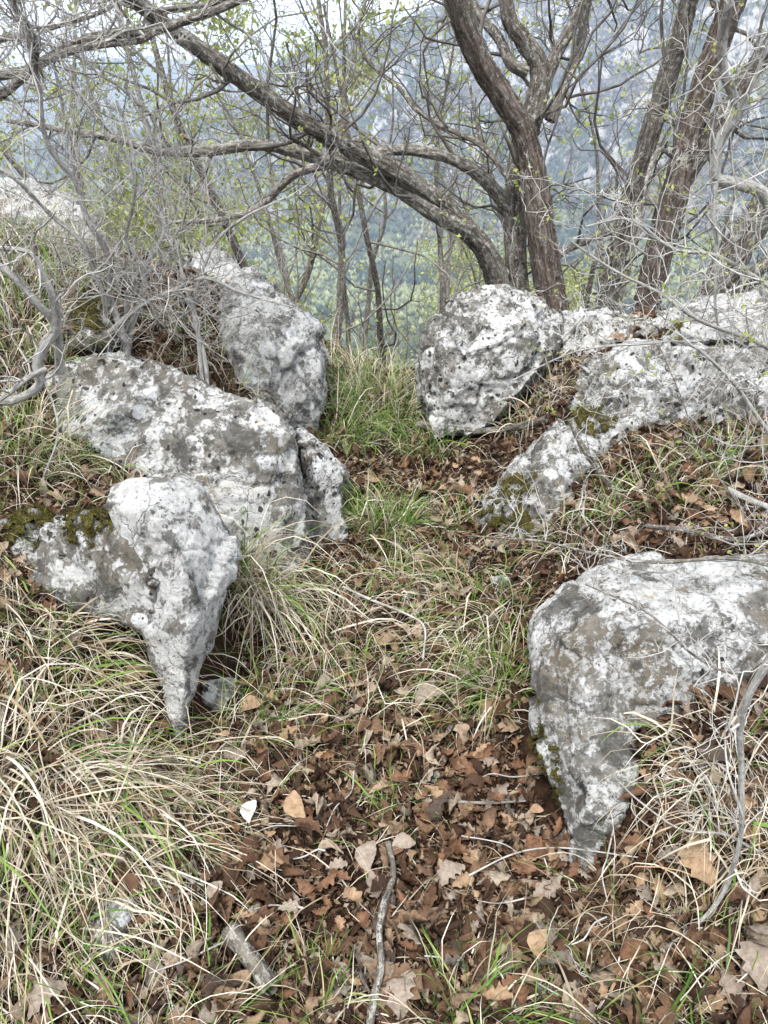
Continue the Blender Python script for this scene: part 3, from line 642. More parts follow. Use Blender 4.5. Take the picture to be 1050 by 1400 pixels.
S.append(stem(t1, 'trunk', [(715, 520, 4.95), (710, 420, 4.95), (704, 300, 4.95), (712, 210, 4.97), (733, 140, 5.0), (737, 90, 5.02), (715, 55, 5.02), (695, 20, 5.0), (690, -60, 5.0)], .12, .05, 'bark_brown', 2, sides=26, rads=(.12, .115, .105, .10, .10, .105, .085, .06, .05)))
S.append(stem(t1, 'limb', [(742, 120, 5.0), (760, 75, 5.05), (785, 30, 5.1), (805, -20, 5.2), (820, -80, 5.3)], .06, .03, 'bark_brown', 3))
S.append(stem(t1, 'limb', [(752, 165, 5.05), (770, 120, 5.1), (790, 70, 5.2), (800, 20, 5.3), (815, -60, 5.4)], .05, .03, 'bark_grey', 4))
S.append(stem(t1, 'limb', [(720, 100, 5.0), (697, 85, 5.0), (680, 50, 5.1), (650, 10, 5.2), (640, -60, 5.3)], .05, .03, 'bark_brown', 5))
S.append(stem(t1, 'limb', [(690, 490, 4.85), (683, 400, 4.82), (664, 345, 4.75), (620, 297, 4.62), (565, 250, 4.5), (485, 205, 4.35), (405, 160, 4.2), (330, 108, 4.05), (255, 55, 3.9), (185, 0, 3.75), (110, -60, 3.6)], .10, .045, 'bark_brown', 6, flare=.15, rads=(.125, .115, .10, .088, .08, .078, .066, .060, .055, .05, .045)))
S.append(stem(t1, 'limb', [(640, 315, 4.62), (600, 295, 4.55), (545, 260, 4.5), (480, 232, 4.45), (420, 212, 4.42), (355, 198, 4.4), (285, 206, 4.4), (215, 206, 4.4), (160, 190, 4.4), (90, 178, 4.4), (10, 165, 4.4)], .062, .02, 'bark_grey', 7, rads=(.07, .068, .055, .05, .046, .043, .04, .034, .028, .022, .018)))
S.append(stem(t1, 'limb', [(700, 290, 4.95), (672, 255, 4.9), (640, 228, 4.85), (595, 210, 4.8), (540, 205, 4.8), (490, 212, 4.85), (440, 226, 4.9), (395, 243, 4.95), (355, 283, 5.0), (300, 300, 5.0), (230, 304, 5.0)], .06, .018, 'bark_grey', 8, rads=(.075, .06, .052, .046, .042, .040, .037, .034, .028, .022, .016)))
S.append(stem(t1, 'limb', [(700, 250, 4.95), (660, 200, 5.1), (610, 175, 5.2), (570, 150, 5.3), (545, 120, 5.4), (500, 80, 5.5), (490, 40, 5.5), (500, 0, 5.6)], .03, .014, 'bark_brown', 9))
S.append(stem(t1, 'limb', [(690, 380, 4.9), (700, 340, 5.1), (670, 250, 5.4), (650, 160, 5.6), (640, 100, 5.8)], .035, .012, 'bark_grey', 10))
tw = Twigs(11)
for k, (C, rd) in enumerate(S):
    if k in (0, 1): tw.along(C, rd, 6, 1.0, 3, .35, 1, kids=4, rmax=.013, kink=.1)
    else: tw.along(C, rd, 10 if len(C) > 60 else 5, .8, 3, .2, 1, kids=4, rmax=.012, up=.25, kink=.1)
mb = MB(); tw.add(mb); tag(mb.build('twigs', MAT['twig_dark'], t1), kind='stuff')
r = np.random.default_rng(5); mb = MB(); sel = [t for t in tw.tips if r.random() < .16]; add_leaves(mb, sel, r, 3, .022, .015); tag(mb.build('young_leaves', MAT['spring'], t1), kind='stuff')

t2 = empty('oak_tree', at(822, 480, 5.0)); tag(t2, 'straight dark trunk leaning right, right of the many-stemmed oak', 'tree', 'oaks behind the boulders')
S = [stem(t2, 'trunk', [(815, 530, 5.0), (828, 425, 5.0), (846, 335, 4.95), (876, 225, 4.9), (905, 130, 4.85), (930, 50, 4.8), (945, -10, 4.75), (962, -80, 4.7)], .10, .085, 'bark_brown', 12, rads=(.105, .10, .092, .088, .084, .08, .075, .07)),
     stem(t2, 'limb', [(845, 312, 4.95), (800, 330, 4.9), (770, 345, 4.85), (740, 372, 4.8)], .035, .028, 'bark_brown', 13),
     stem(t2, 'limb', [(795, 460, 5.0), (808, 380, 5.05), (822, 330, 5.1), (840, 280, 5.2), (845, 230, 5.3)], .03, .014, 'bark_brown', 14)]
tw = Twigs(12)
tw.along(*S[0], 6, .9, 3, .2, 1, kids=4, kink=.1)
for s_ in S[1:]: tw.along(*s_, 4, .5, 2, .2, 1)
mb = MB(); tw.add(mb); tag(mb.build('twigs', MAT['twig_dark'], t2), kind='stuff')

t3 = empty('oak_tree', at(880, 480, 4.7)); tag(t3, 'thick forked brown trunk leaning right above the pale right slab', 'tree', 'oaks behind the boulders')
S = [stem(t3, 'trunk', [(868, 520, 4.7), (882, 430, 4.7), (905, 330, 4.65), (925, 255, 4.6), (938, 205, 4.58), (955, 140, 4.55), (985, 50, 4.5), (1005, -10, 4.45), (1025, -80, 4.4)], .13, .08, 'bark_red', 15, flare=.1, sides=28, rads=(.135, .125, .120, .122, .115, .10, .095, .09, .085)),
     stem(t3, 'limb', [(930, 250, 4.6), (958, 205, 4.58), (990, 155, 4.55), (1030, 95, 4.5), (1075, 30, 4.4), (1120, -40, 4.3)], .07, .06, 'bark_brown', 16, rads=(.085, .085, .08, .07, .065, .06)),
     stem(t3, 'limb', [(922, 215, 4.5), (900, 205, 4.35), (885, 240, 4.25), (880, 275, 4.2), (870, 310, 4.15)], .02, .008, 'bark_grey', 17)]
tw = Twigs(13)
for s_ in S[:2]: tw.along(*s_, 6, .8, 3, .2, 1, kids=4, kink=.1)
mb = MB(); tw.add(mb); tag(mb.build('twigs', MAT['twig_dark'], t3), kind='stuff')
t4 = empty('oak_tree', at(985, 450, 4.4)); tag(t4, 'dark rough trunk leaning out at the right edge behind pale twigs', 'tree', 'oaks behind the boulders')
S = [stem(t4, 'trunk', [(955, 470, 4.4), (978, 400, 4.4), (1005, 345, 4.38), (1040, 290, 4.35), (1090, 230, 4.3), (1150, 160, 4.3)], .14, .11, 'bark_brown', 18, sides=28),
     stem(t4, 'limb', [(985, 440, 4.3), (1010, 400, 4.28), (1050, 355, 4.25), (1110, 310, 4.2)], .06, .05, 'bark_brown', 19)]
tw = Twigs(14); tw.along(*S[0], 8, .7, 3, .2, 1); mb = MB(); tw.add(mb); tag(mb.build('twigs', MAT['twig_dark'], t4), kind='stuff')

# big lichen-grey boughs crossing the top left corner
t5 = t5_guard = empty('oak_tree', at(-120, 330, 3.4)); tag(t5, 'grey tree at the upper left edge, its boughs crossing to the top', 'tree')
S = [stem(t5, 'trunk', [(-190, 420, 3.3), (-170, 300, 3.3), (-120, 200, 3.3), (-60, 130, 3.25)], .09, .06, 'bark_grey', 21),
     stem(t5, 'limb', [(-100, 170, 3.3), (-20, 110, 3.25), (40, 95, 3.2), (100, 60, 3.2), (150, 47, 3.2), (210, 42, 3.15), (262, 25, 3.1), (310, 8, 3.05), (370, -20, 3.0), (430, -60, 2.95)], .04, .02, 'bark_grey', 22, rads=(.045, .036, .03, .027, .026, .027, .024, .021, .019, .016)),
     stem(t5, 'limb', [(-80, 170, 3.2), (0, 130, 3.2), (45, 95, 3.15), (75, 77, 3.15), (130, 62, 3.15), (190, 55, 3.12), (215, 43, 3.12)], .03, .018, 'bark_grey', 23),
     stem(t5, 'limb', [(-60, 60, 3.2), (20, 50, 3.2), (80, 35, 3.25), (140, 15, 3.3), (200, -20, 3.4)], .022, .01, 'bark_grey', 24)]
tw = Twigs(15)
for s_ in S[1:]: tw.along(*s_, 14, .5, 3, .1, 1, kids=4, rmax=.006, up=.1, kink=.12)
mb = MB(); tw.add(mb); tag(mb.build('twigs', MAT['twig_grey'], t5), kind='stuff')

# ------------------------------------------------------------------ shrubs
sh = empty('shrub', at(160, 440, 3.2)); tag(sh, 'dense bare grey shrub on the left bank above the long boulder', 'shrub')
S = [stem(sh, 'stem', [(168, 520, 3.1), (165, 470, 3.1), (160, 400, 3.1), (140, 330, 3.05), (110, 260, 3.0), (75, 200, 2.95), (50, 150, 2.9), (45, 90, 2.85), (28, 30, 2.8), (5, -40, 2.75)], .015, .006, 'bark_pale', 31, sides=14, wig=.05),
     stem(sh, 'stem', [(180, 500, 3.2), (185, 440, 3.2), (205, 370, 3.25), (215, 300, 3.3), (180, 240, 3.35), (200, 180, 3.4), (170, 120, 3.4)], .014, .005, 'bark_pale', 32, sides=14, wig=.05),
     stem(sh, 'stem', [(158, 500, 3.1), (150, 440, 3.1), (120, 340, 3.0), (60, 290, 2.9), (20, 255, 2.85), (-40, 200, 2.8)], .013, .005, 'bark_pale', 33, sides=12, wig=.05),
     stem(sh, 'stem', [(166, 500, 3.15), (170, 440, 3.15), (190, 370, 3.1), (170, 310, 3.05), (190, 240, 3.0), (160, 150, 3.0)], .011, .005, 'bark_pale', 34, sides=12, wig=.05),
     stem(sh, 'stem', [(280, 560, 2.95), (275, 500, 2.95), (268, 440, 2.95), (250, 380, 2.95), (240, 330, 2.95), (200, 280, 2.9)], .012, .005, 'bark_pale', 35, sides=10),
     stem(sh, 'stem', [(286, 560, 2.95), (280, 490, 2.95), (265, 420, 3.0), (290, 340, 3.0), (330, 300, 3.05), (390, 270, 3.1)], .010, .004, 'bark_pale', 36, sides=10),
     stem(sh, 'stem', [(150, 455, 3.05), (190, 420, 3.0), (230, 400, 2.95), (280, 380, 2.95), (330, 400, 2.95), (400, 420, 2.95)], .012, .004, 'bark_pale', 37, sides=8),
     stem(sh, 'stem', [(45, 100, 2.85), (48, 60, 2.8), (30, 20, 2.75), (10, -20, 2.7)], .02, .01, 'bark_brown', 38, sides=10)]
tw = Twigs(16, 6)
for k, s_ in enumerate(S): tw.along(*s_, 19 if k < 4 else 12, .42, 3, .12, 1, kids=4, rmax=.0036, up=.12, spread=1.0, kink=.15)
mb = MB(); tw.add(mb); tag(mb.build('twigs', MAT['twig_grey'], sh), kind='stuff')

fr = empty('shrub', at(85, 500, 2.35)); tag(fr, 'smooth forked grey stems at the left edge in front of the long boulder', 'shrub')
S = [stem(fr, 'stem', [(-60, 520, 2.2), (0, 548, 2.2), (30, 543, 2.22), (55, 525, 2.24), (50, 500, 2.25), (62, 470, 2.25), (76, 450, 2.25), (74, 410, 2.22), (55, 370, 2.2), (40, 345, 2.2), (-10, 338, 2.15)], .016, .008, 'bark_pale', 41, sides=12, rough=.06, rads=(.013, .013, .013, .013, .015, .016, .015, .012, .009, .007, .005)),
     stem(fr, 'stem', [(82, 510, 2.32), (80, 470, 2.3), (74, 440, 2.26), (50, 415, 2.22), (20, 380, 2.2), (-20, 350, 2.18)], .015, .009, 'bark_pale', 42, sides=12, rough=.06),
     stem(fr, 'stem', [(62, 505, 2.25), (40, 515, 2.2), (15, 535, 2.15), (-20, 560, 2.1)], .009, .007, 'bark_pale', 43, sides=8, rough=.06),
     stem(fr, 'stem', [(60, 520, 2.24), (75, 560, 2.2), (78, 600, 2.15), (60, 650, 2.1)], .004, .002, 'bark_pale', 44, sides=6, rough=.05)]
tw = Twigs(17)
for s_ in S[:3]: tw.along(*s_, 5, .3, 1, .2, 1, rmax=.004)
mb = MB(); tw.add(mb); tag(mb.build('twigs', MAT['twig_grey'], fr), kind='stuff')

# pale lichen-covered shrub hanging in from the right edge
rs = empty('shrub', at(1090, 620, 2.3)); tag(rs, 'pale lichen-grey branching shrub hanging in from the right edge', 'shrub')
S = [stem(rs, 'stem', [(1150, 560, 2.4), (1090, 400, 2.45), (1060, 300, 2.5), (1040, 262, 2.5), (1000, 250, 2.5), (978, 240, 2.5), (985, 190, 2.5), (1008, 150, 2.5), (990, 100, 2.48), (988, 50, 2.45), (998, 0, 2.4), (1010, -60, 2.4)], .02, .01, 'bark_pale', 51, sides=12, rads=(.02, .02, .02, .02, .019, .019, .018, .016, .014, .013, .012, .011)),
     stem(rs, 'stem', [(1010, 155, 2.5), (1035, 100, 2.5), (1050, 60, 2.5), (1090, 0, 2.5)], .01, .006, 'bark_pale', 52, sides=8),
     stem(rs, 'stem', [(980, 240, 2.5), (975, 290, 2.48), (980, 340, 2.46), (978, 420, 2.42), (990, 480, 2.38)], .009, .003, 'bark_pale', 53, sides=8),
     stem(rs, 'stem', [(1110, 420, 2.4), (1050, 390, 2.38), (980, 350, 2.36), (920, 340, 2.34), (860, 300, 2.32), (800, 310, 2.3)], .009, .003, 'bark_pale', 54, sides=8),
     stem(rs, 'stem', [(1120, 520, 2.3), (1040, 470, 2.28), (960, 440, 2.26), (900, 400, 2.24), (840, 370, 2.22), (780, 330, 2.2)], .008, .003, 'bark_pale', 55, sides=8),
     stem(rs, 'stem', [(1130, 640, 2.2), (1060, 600, 2.2), (1000, 520, 2.2), (940, 470, 2.2), (880, 470, 2.2), (790, 480, 2.2), (700, 520, 2.2)], .008, .002, 'bark_pale', 56, sides=8),
     stem(rs, 'stem', [(1130, 900, 1.6), (1050, 760, 1.65), (1010, 690, 1.7), (960, 620, 1.75), (930, 540, 1.8), (900, 470, 1.85)], .005, .002, 'bark_grey', 57, sides=6)]
tw = Twigs(18)
for k, s_ in enumerate(S): tw.along(*s_, 16, .38, 3, .1, 1, kids=3, rmax=.0038, up=.05, spread=1.0, kink=.15)
mb = MB(); tw.add(mb); tag(mb.build('twigs', MAT['twig_pale'], rs), kind='stuff')
r = np.random.default_rng(6); mb = MB(); add_leaves(mb, [t for t in tw.tips if r.random() < .16], r, 3, .013, .006); tag(mb.build('young_leaves', MAT['spring'], rs), kind='stuff')

def branch(name, label, pts, r0, r1, mat, twm, seed, count=8, length=.3, level=2, sides=8, wig=.01, rough=.1, cat='branch', up=.05):
    o = empty(name, at(*pts[0])); tag(o, label, cat)
    mb = MB(); C, rd = limb(mb, [at(*p) for p in pts], r0, r1, sides=sides, step=.012, rough=rough, seed=seed, wig=wig); mb.build('stem', MAT[mat], o)
    if count:
        tw = Twigs(seed + 100); tw.along(C, rd, count, length, level, .15, 1, rmax=.003, up=up, kids=3, spread=.8); mb = MB(); tw.add(mb, 4); tag(mb.build('twigs', MAT[twm], o), kind='stuff')
    return o
branch('branch', 'curved bare grey branch hanging in the lower right foreground', [(1075, 870, 1.0), (1015, 970, 1.0), (1013, 1060, 1.0), (1010, 1150, .98), (990, 1225, .96), (945, 1270, .95), (890, 1305, .94), (850, 1340, .93), (800, 1370, .92)], .0075, .0025, 'bark_pale', 'twig_pale', 61, 12, .22, 2)
branch('branch', 'thin bare grey branch crossing above the curved one, lower right', [(1080, 1200, 1.05), (1000, 1140, 1.07), (930, 1130, 1.09), (870, 1090, 1.12), (840, 1060, 1.14)], .0035, .0015, 'bark_pale', 'twig_pale', 62, 8, .18, 2)
branch('branch', 'long thin branch arching over the top of the front right boulder', [(1085, 780, 1.55), (1000, 765, 1.56), (900, 770, 1.6), (800, 755, 1.7), (730, 740, 1.8), (640, 735, 1.9)], .006, .002, 'bark_grey', 'twig_grey', 63, 12, .28, 2)
branch('branch', 'slanting bare stick with a pale broken tip by the mid-sized wedge rock', [(780, 572, 2.5), (800, 615, 2.45), (840, 670, 2.4), (875, 720, 2.3), (930, 780, 2.1)], .011, .008, 'bark_grey', 'twig_grey', 64, 3, .25, 1)
branch('branch', 'fine twig branch drooping across the face of the front right boulder', [(1085, 850, 1.25), (1020, 920, 1.2), (950, 900, 1.2), (880, 840, 1.22), (800, 800, 1.27)], .004, .0012, 'bark_grey', 'twig_grey', 65, 9, .22, 2)

# ------------------------------------------------------------------ slender trees down the slope beyond the gap
def slope_tree(kind, seed, h):
    r = np.random.default_rng(seed); o = empty('slope_tree'); stems = 1 if kind == 0 else 2 if kind == 1 else 3
    tw = Twigs(seed + 5, 7)
    for k in range(stems):
        n = 9; p = np.array([r.normal(0, .15), r.normal(0, .15), -.4]); d = nrm(np.array([r.normal(0, .18), r.normal(0, .18), 1])); P = [p]
        for i in range(n):
            d = nrm(d + r.normal(0, .14, 3) + np.array([0, 0, .12])); P.append(P[-1] + d * h / n)
        mb = MB(); C, rd = limb(mb, P, h * .011, h * .002, sides=8, step=.12, rough=.1, seed=seed + k); mb.build('trunk', MAT['bark_grey' if kind else 'bark_brown'], o)
        tw.along(C, rd, int(11 / stems) + 4, h * .28, 3, .22, 1, kids=3, rmax=.022, up=.25, wig=.22, spread=.75, shrink=.52)
    for i in range(len(tw.R)): tw.R[i] = np.maximum(tw.R[i], .0035)
    mb = MB(); tw.add(mb); tag(mb.build('twigs', MAT['twig_far'], o), kind='stuff')
    if kind:
        mb = MB(); sel = [t for t in tw.tips if r.random() < (.5 if kind == 1 else .95)]; add_leaves(mb, sel, r, 7 if kind == 1 else 18, .070, .15); tag(mb.build('crown', MAT['spring'], o), kind='stuff')
    return o
protos = [slope_tree(0, 201, 7.5), slope_tree(0, 202, 8.5), slope_tree(1, 203, 8.0), slope_tree(1, 204, 7.0), slope_tree(2, 205, 8.0), slope_tree(2, 206, 6.5)]
used = [False] * 6
spots = []   # px of the stem, metres ahead, prototype, size
for a in [(470, 7.2, 0, .62), (500, 8.0, 3, .6), (425, 8.5, 1, .75), (545, 9.5, 1, .7), (380, 9.5, 3, .7), (610, 8.2, 0, .62), (290, 11, 4, .95), (205, 12, 5, 1.1), (110, 12, 4, 1.0), (560, 14, 2, .9),
          (800, 11, 2, .85), (940, 12, 3, 1), (760, 17, 5, 1.0), (680, 18, 2, 1.1), (60, 20, 5, 1.2), (600, 24, 4, 1.3),
          (850, 24, 5, 1.3), (340, 30, 5, 1.4), (520, 34, 4, 1.4), (700, 36, 5, 1.4), (180, 34, 5, 1.6), (990, 34, 5, 1.5)]: spots.append(a)
LB = ['slender dark bare tree on the slope beyond the gap', 'thin grey tree just coming into pale leaf on the slope beyond the gap', 'yellow-green budding tree down the slope behind the bare branches']
GR = ['bare trees beyond the gap', 'budding grey trees beyond the gap', 'yellow-green trees down the slope']
NEAR = {470: 'crooked dark bare trunk standing in the middle of the gap', 500: 'small budding tree just right of the crooked trunk in the gap', 425: 'thin upright bare tree left of the crooked trunk in the gap',
        545: 'bare sapling seen through the gap left of the rounded boulder', 380: 'budding tree above the fluted boulder', 610: 'bare tree with slanting stem just left of the rounded gap boulder',
        800: 'budding tree between the many-stemmed oak and the straight leaning trunk', 940: 'budding tree behind the thick forked trunk', 290: 'yellow-green tree behind the long leaning limb, right of the grey shrub', 205: 'yellow-green crown at upper left behind the grey shrub twigs',
        110: 'yellow-green tree at far left behind the shrub', 760: 'yellow-green tree low down just right of the many-stemmed oak', 560: 'thin grey tree farther down the slope left of the rounded gap boulder', 680: 'grey budding tree down the slope behind the many-stemmed oak'}
r = np.random.default_rng(77)
for px, Yd, k, s_ in spots:
    x = (px - 525) / FPX * Yd / (_cp + .3 * _sp); o = protos[k] if not used[k] else copy_tree(protos[k]); used[k] = True
    o.location = (x, Yd, float(ground_exact(np.array([x]), np.array([Yd]))[0])); o.scale = (s_,) * 3; o.rotation_euler = (0, 0, r.uniform(0, 6.28))
    tag(o, NEAR.get(px, LB[k // 2]), 'tree', GR[k // 2])

# ------------------------------------------------------------------ grass
def blades(mb, base, d0, length, width, droop, segs=6, r=rng, lift=.012):
    """curved ribbons that bend under their own weight and come to rest on the ground"""
    N = len(base); P = np.empty((N, segs + 1, 3)); P[:, 0] = base; d = d0 / np.linalg.norm(d0, axis=1, keepdims=True); st = (length / segs)[:, None]
    for k in range(segs):
        d = d + np.stack([r.normal(0, .10, N), r.normal(0, .10, N), -droop * (k + 1) / segs * 1.1], 1); kk = r.random(N) < .085; d[kk] += r.normal(0, .75, (kk.sum(), 3)); d /= np.linalg.norm(d, axis=1, keepdims=True)
        q = P[:, k] + d * st; gz = ground_z(q[:, 0], q[:, 1]) + lift * r.uniform(.3, 2.2, N); low = q[:, 2] < gz
        q[low, 2] = gz[low]; d[low, 2] = np.maximum(d[low, 2], -.05); P[:, k + 1] = q
    T = np.gradient(P, axis=1); side = np.cross(T, r.normal(0, 1, (N, 1, 3)) * .7 + np.array([0, 0, 1.0])); side /= np.linalg.norm(side, axis=2, keepdims=True) + 1e-9
    t = np.linspace(0, 1, segs + 1); w = (width[:, None] * (1 - t ** 2.2 * .92) * .5)[..., None]
    V = np.stack([P - side * w, P + side * w], 2).reshape(N, -1, 3)
    k = np.arange(segs) * 2; q = np.stack([k, k + 1, k + 3, k + 2], 1); F = (q[None] + (np.arange(N) * (segs + 1) * 2)[:, None, None]).reshape(-1, 4)
    mb.add(V.reshape(-1, 3), F)
_mask_x = np.linspace(-3, 3, 241); _mask_y = np.linspace(.4, 6.4, 241)
RM = np.zeros((241, 241), bool)
for j, yy in enumerate(_mask_y):
    for i, xx in enumerate(_mask_x):
        h = on_rock(xx, yy); RM[j, i] = h is not None and h > ground_z(xx, yy) + .02
def under_rock(x, y):
    i = np.clip(((x + 3) / 6 * 240).round().astype(int), 0, 240); j = np.clip(((y - .4) / 6 * 240).round().astype(int), 0, 240); return RM[j, i]

def tuft(label, px, py, spread, n, length, dry, lean=(0, 0), width=.0034, droop=.35, outward=.7, seed=None, upness=1.0, ratio=1.0, group='grass tussocks by the path', pos=None):
    r = np.random.default_rng(int(px * 7 + py)); c0 = ground_hit(px, py) if pos is None else np.array([pos[0], pos[1], float(ground_z(*pos))]); o = empty('grass_tussock', c0); tag(o, label, 'grass tussock', group)
    for part, frac, mat, ln, dr in (('dry_blades', dry, 'grass_dry', 1.0, 1.25), ('green_blades', 1 - dry, 'grass_green', .85, .8)):
        N = int(n * frac)
        if N < 3: continue
        a = r.uniform(0, 2 * np.pi, N); rad = spread * np.sqrt(r.uniform(0, 1, N)); x = c0[0] + np.cos(a) * rad; y = c0[1] + np.sin(a) * rad * ratio
        ok = ~under_rock(x, y); x, y, a = x[ok], y[ok], a[ok]; N = len(x)
        if N < 3: continue
        base_ = np.stack([x, y, ground_z(x, y) - .005], 1)
        d0 = np.stack([np.cos(a) * outward * r.uniform(.1, 1.2, N) + lean[0] + r.normal(0, .32, N), np.sin(a) * outward * r.uniform(.1, 1.2, N) + lean[1] + r.normal(0, .32, N), upness * r.uniform(.5, 1.3, N)], 1)
        mb = MB(); blades(mb, base_, d0, length * ln * r.uniform(.45, 1.25, N), width * np.clip(r.lognormal(-.25, .45, N), .3, 2.0) * (1.15 if part[0] == 'g' else 1), droop * dr * r.uniform(.4, 1.6, N), 7, r)
        mb.build(part, MAT[mat], o)
T = tuft
_fy, _fx = np.where(~RM); _d = (_mask_x[_fx] + .44) ** 2 + (_mask_y[_fy] - 2.17) ** 2; _k = np.argmin(_d)          # nearest open soil between the two left boulders
TUFT_SPOT = (float(_mask_x[_fx[_k]]), float(_mask_y[_fy[_k]]))
T('big bleached dry tussock filling the left foreground below the tooth-shaped boulder', 60, 1010, .28, 440, .38, .8, (.40, -.35), .0038, .36, upness=.35)
T('bleached dry tussock at the left edge, combed down to the right', 40, 1130, .22, 320, .38, .84, (.5, -.25), .0037, .36, upness=.38)
T('pale dry tussock just left of the bare path', 175, 1120, .16, 260, .32, .92, (.4, -.25), .0036, .42, upness=.35)
T('dry tussock under the point of the tooth-shaped boulder', 205, 1075, .10, 240, .26, .85, (.4, -.4), .0032, .5, upness=.35)
T('mixed green and dry tussock in the lower left corner', 40, 1330, .16, 170, .26, .6, (.25, .1), .0032, .4)
T('green grass tuft at the bottom edge left of the short log', 230, 1395, .12, 110, .22, .45, (.1, .15), .0030, .35)
T('green grass tuft at the bottom edge right of the short log', 425, 1378, .07, 80, .17, .25, (.0, .1), .0030, .3)
T('long drooping tussock hanging between the tooth-shaped and long boulders', 318, 700, .09, 330, .46, .75, (.35, -.40), .0036, .5, .4, pos=TUFT_SPOT)
T('second drooping tussock against the foot of the long boulder', 385, 815, .08, 130, .26, .75, (.25, -.35), .0034, .5, .4)
T('bright green upright tuft in the middle of the path before the narrow pitted rock', 520, 720, .13, 330, .30, .22, (.05, 0), .0036, .28)
T('green grass tuft on the path crest at the left of the gap', 465, 590, .20, 480, .30, .25, (.1, 0), .0038, .3)
T('pale green grass in the middle of the gap', 530, 560, .24, 560, .32, .36, (0, 0), .0040, .3)
T('green grass below the rounded gap boulder', 590, 610, .18, 360, .28, .3, (-.1, -.1), .0036, .32)
T('straw-coloured grass at the far edge of the gap', 510, 530, .3, 480, .34, .7, (0, 0), .0042, .3)
T('dry and green tussock right of the path, left of the front boulder', 660, 850, .13, 210, .34, .62, (-.35, -.3), .0036, .5, upness=.7)
T('drooping green tussock against the left side of the front boulder', 690, 930, .08, 170, .32, .45, (-.25, -.3), .0034, .42)
T('dry grass tussock in the path below the sunk pale stone', 610, 800, .14, 170, .28, .68, (-.3, -.2), .0034, .5, upness=.6)
T('sparse dry grass in the middle of the path', 450, 880, .15, 180, .28, .7, (.2, -.2), .0032, .4)
T('small green tuft beside the point of the tooth-shaped boulder', 330, 1000, .09, 110, .30, .5, (.2, -.1), .0032, .38)
T('small dry tuft on the path left of centre', 385, 960, .12, 110, .28, .65, (.1, -.1), .0030, .4)
T('small fine green tuft among the leaves in the path centre', 545, 1110, .06, 60, .16, .3, (0, 0), .0026, .3)
T('tall tan grass on the left bank beside the grey stems', 25, 470, .22, 460, .36, .62, (.1, -.1), .0038, .3)
T('green and tan grass on the upper left bank', 60, 390, .24, 380, .36, .55, (0, 0), .0040, .3)
T('tan grass in front of the bank-top rock', 30, 340, .28, 320, .36, .7, (0, 0), .0042, .3)
T('green grass at the left edge below the grey stems', 30, 620, .18, 430, .34, .55, (.15, -.1), .0036, .34)
T('dry grass lying over the lower face of the long boulder', 230, 640, .20, 420, .32, .75, (.2, -.2), .0032, .45)
T('dry grass between the shrub and the long boulder', 300, 500, .24, 320, .28, .7, (0, -.1), .0034, .4)
T('low dry grass left of the mossy shoulder', 70, 880, .15, 260, .28, .72, (.4, -.4), .0032, .5, upness=.4)
T('green tuft on the right bank above the front boulder', 900, 680, .18, 150, .28, .5, (-.1, -.1), .0036, .35)
T('grass tuft with fresh green blades at the right edge of the bank', 1010, 640, .15, 120, .26, .4, (0, -.1), .0036, .33)
T('straw grass tuft beside the mid-sized wedge rock', 790, 735, .12, 140, .26, .62, (-.15, -.2), .0034, .42)
T('dry tuft between the wedge rock and the broad right boulder', 730, 560, .16, 200, .28, .85, (-.1, -.1), .0034, .42)
T('curling bleached tussock right of the front boulder foot', 990, 1050, .14, 220, .28, .9, (-.05, -.3), .0036, .6, upness=.5)
T('dry tussock at the right edge of the foreground', 1045, 1120, .13, 170, .28, .85, (-.25, -.2), .0034, .5)
T('sparse dry blades in the lower right litter', 930, 1250, .18, 90, .28, .8, (-.2, -.1), .0032, .45)
T('green and dry tuft at the bottom edge right of the long stick', 640, 1395, .10, 120, .22, .45, (.2, .15), .0034, .38)
T('green blades in the lower right corner', 900, 1390, .16, 70, .28, .4, (-.1, .15), .0036, .36)
T('loose green and straw tuft in the path right of the wide lobed leaf', 640, 960, .12, 130, .28, .5, (-.25, -.2), .0030, .45)
T('sparse straw and green tuft in the path below the drooping tussock', 500, 960, .14, 130, .26, .6, (.1, -.2), .0028, .45)
T('fine green grass along the litter path below the rounded gap boulder', 600, 720, .16, 150, .22, .45, (-.1, -.1), .0030, .4)
T('fine dry grass on the path left of the pale sunk stone', 540, 800, .15, 150, .26, .6, (.1, -.2), .0028, .45)
# thin scatter everywhere
r = np.random.default_rng(99); mbd, mbg = MB(), MB()
for mb, N, ln, w_ in ((mbd, 6200, .20, .0026), (mbg, 2300, .14, .0027)):
    y = .75 + 5.2 * r.random(N) ** 1.3; x = r.uniform(-1, 1, N) * (.35 + .52 * y); gpth = np.exp(-((x - .08) / .42) ** 2) * (y < 1.9)
    ok = ~under_rock(x, y) & (r.random(N) > .6 * gpth) & (fbm(np.stack([x * 2.5, y * 2.5, x * 0], 1), 2, 91) + .25 > r.random(N) * .7); x, y = x[ok], y[ok]; n = len(x)
    d0 = np.stack([r.normal(0, .8, n), r.normal(0, .8, n), r.uniform(.2, 1.1, n)], 1)
    blades(mb, np.stack([x, y, ground_z(x, y)], 1), d0, ln * r.uniform(.4, 1.3, n), w_ * r.uniform(.5, 1.3, n), .45 * r.uniform(.4, 1.6, n), 6, r)
tag(mbd.build('dry_grass', MAT['grass_dry']), 'thin bleached grass stalks scattered over banks and path', 'grass', kind='stuff')
tag(mbg.build('green_grass', MAT['grass_green']), 'short green grass blades scattered over banks and path', 'grass', kind='stuff')

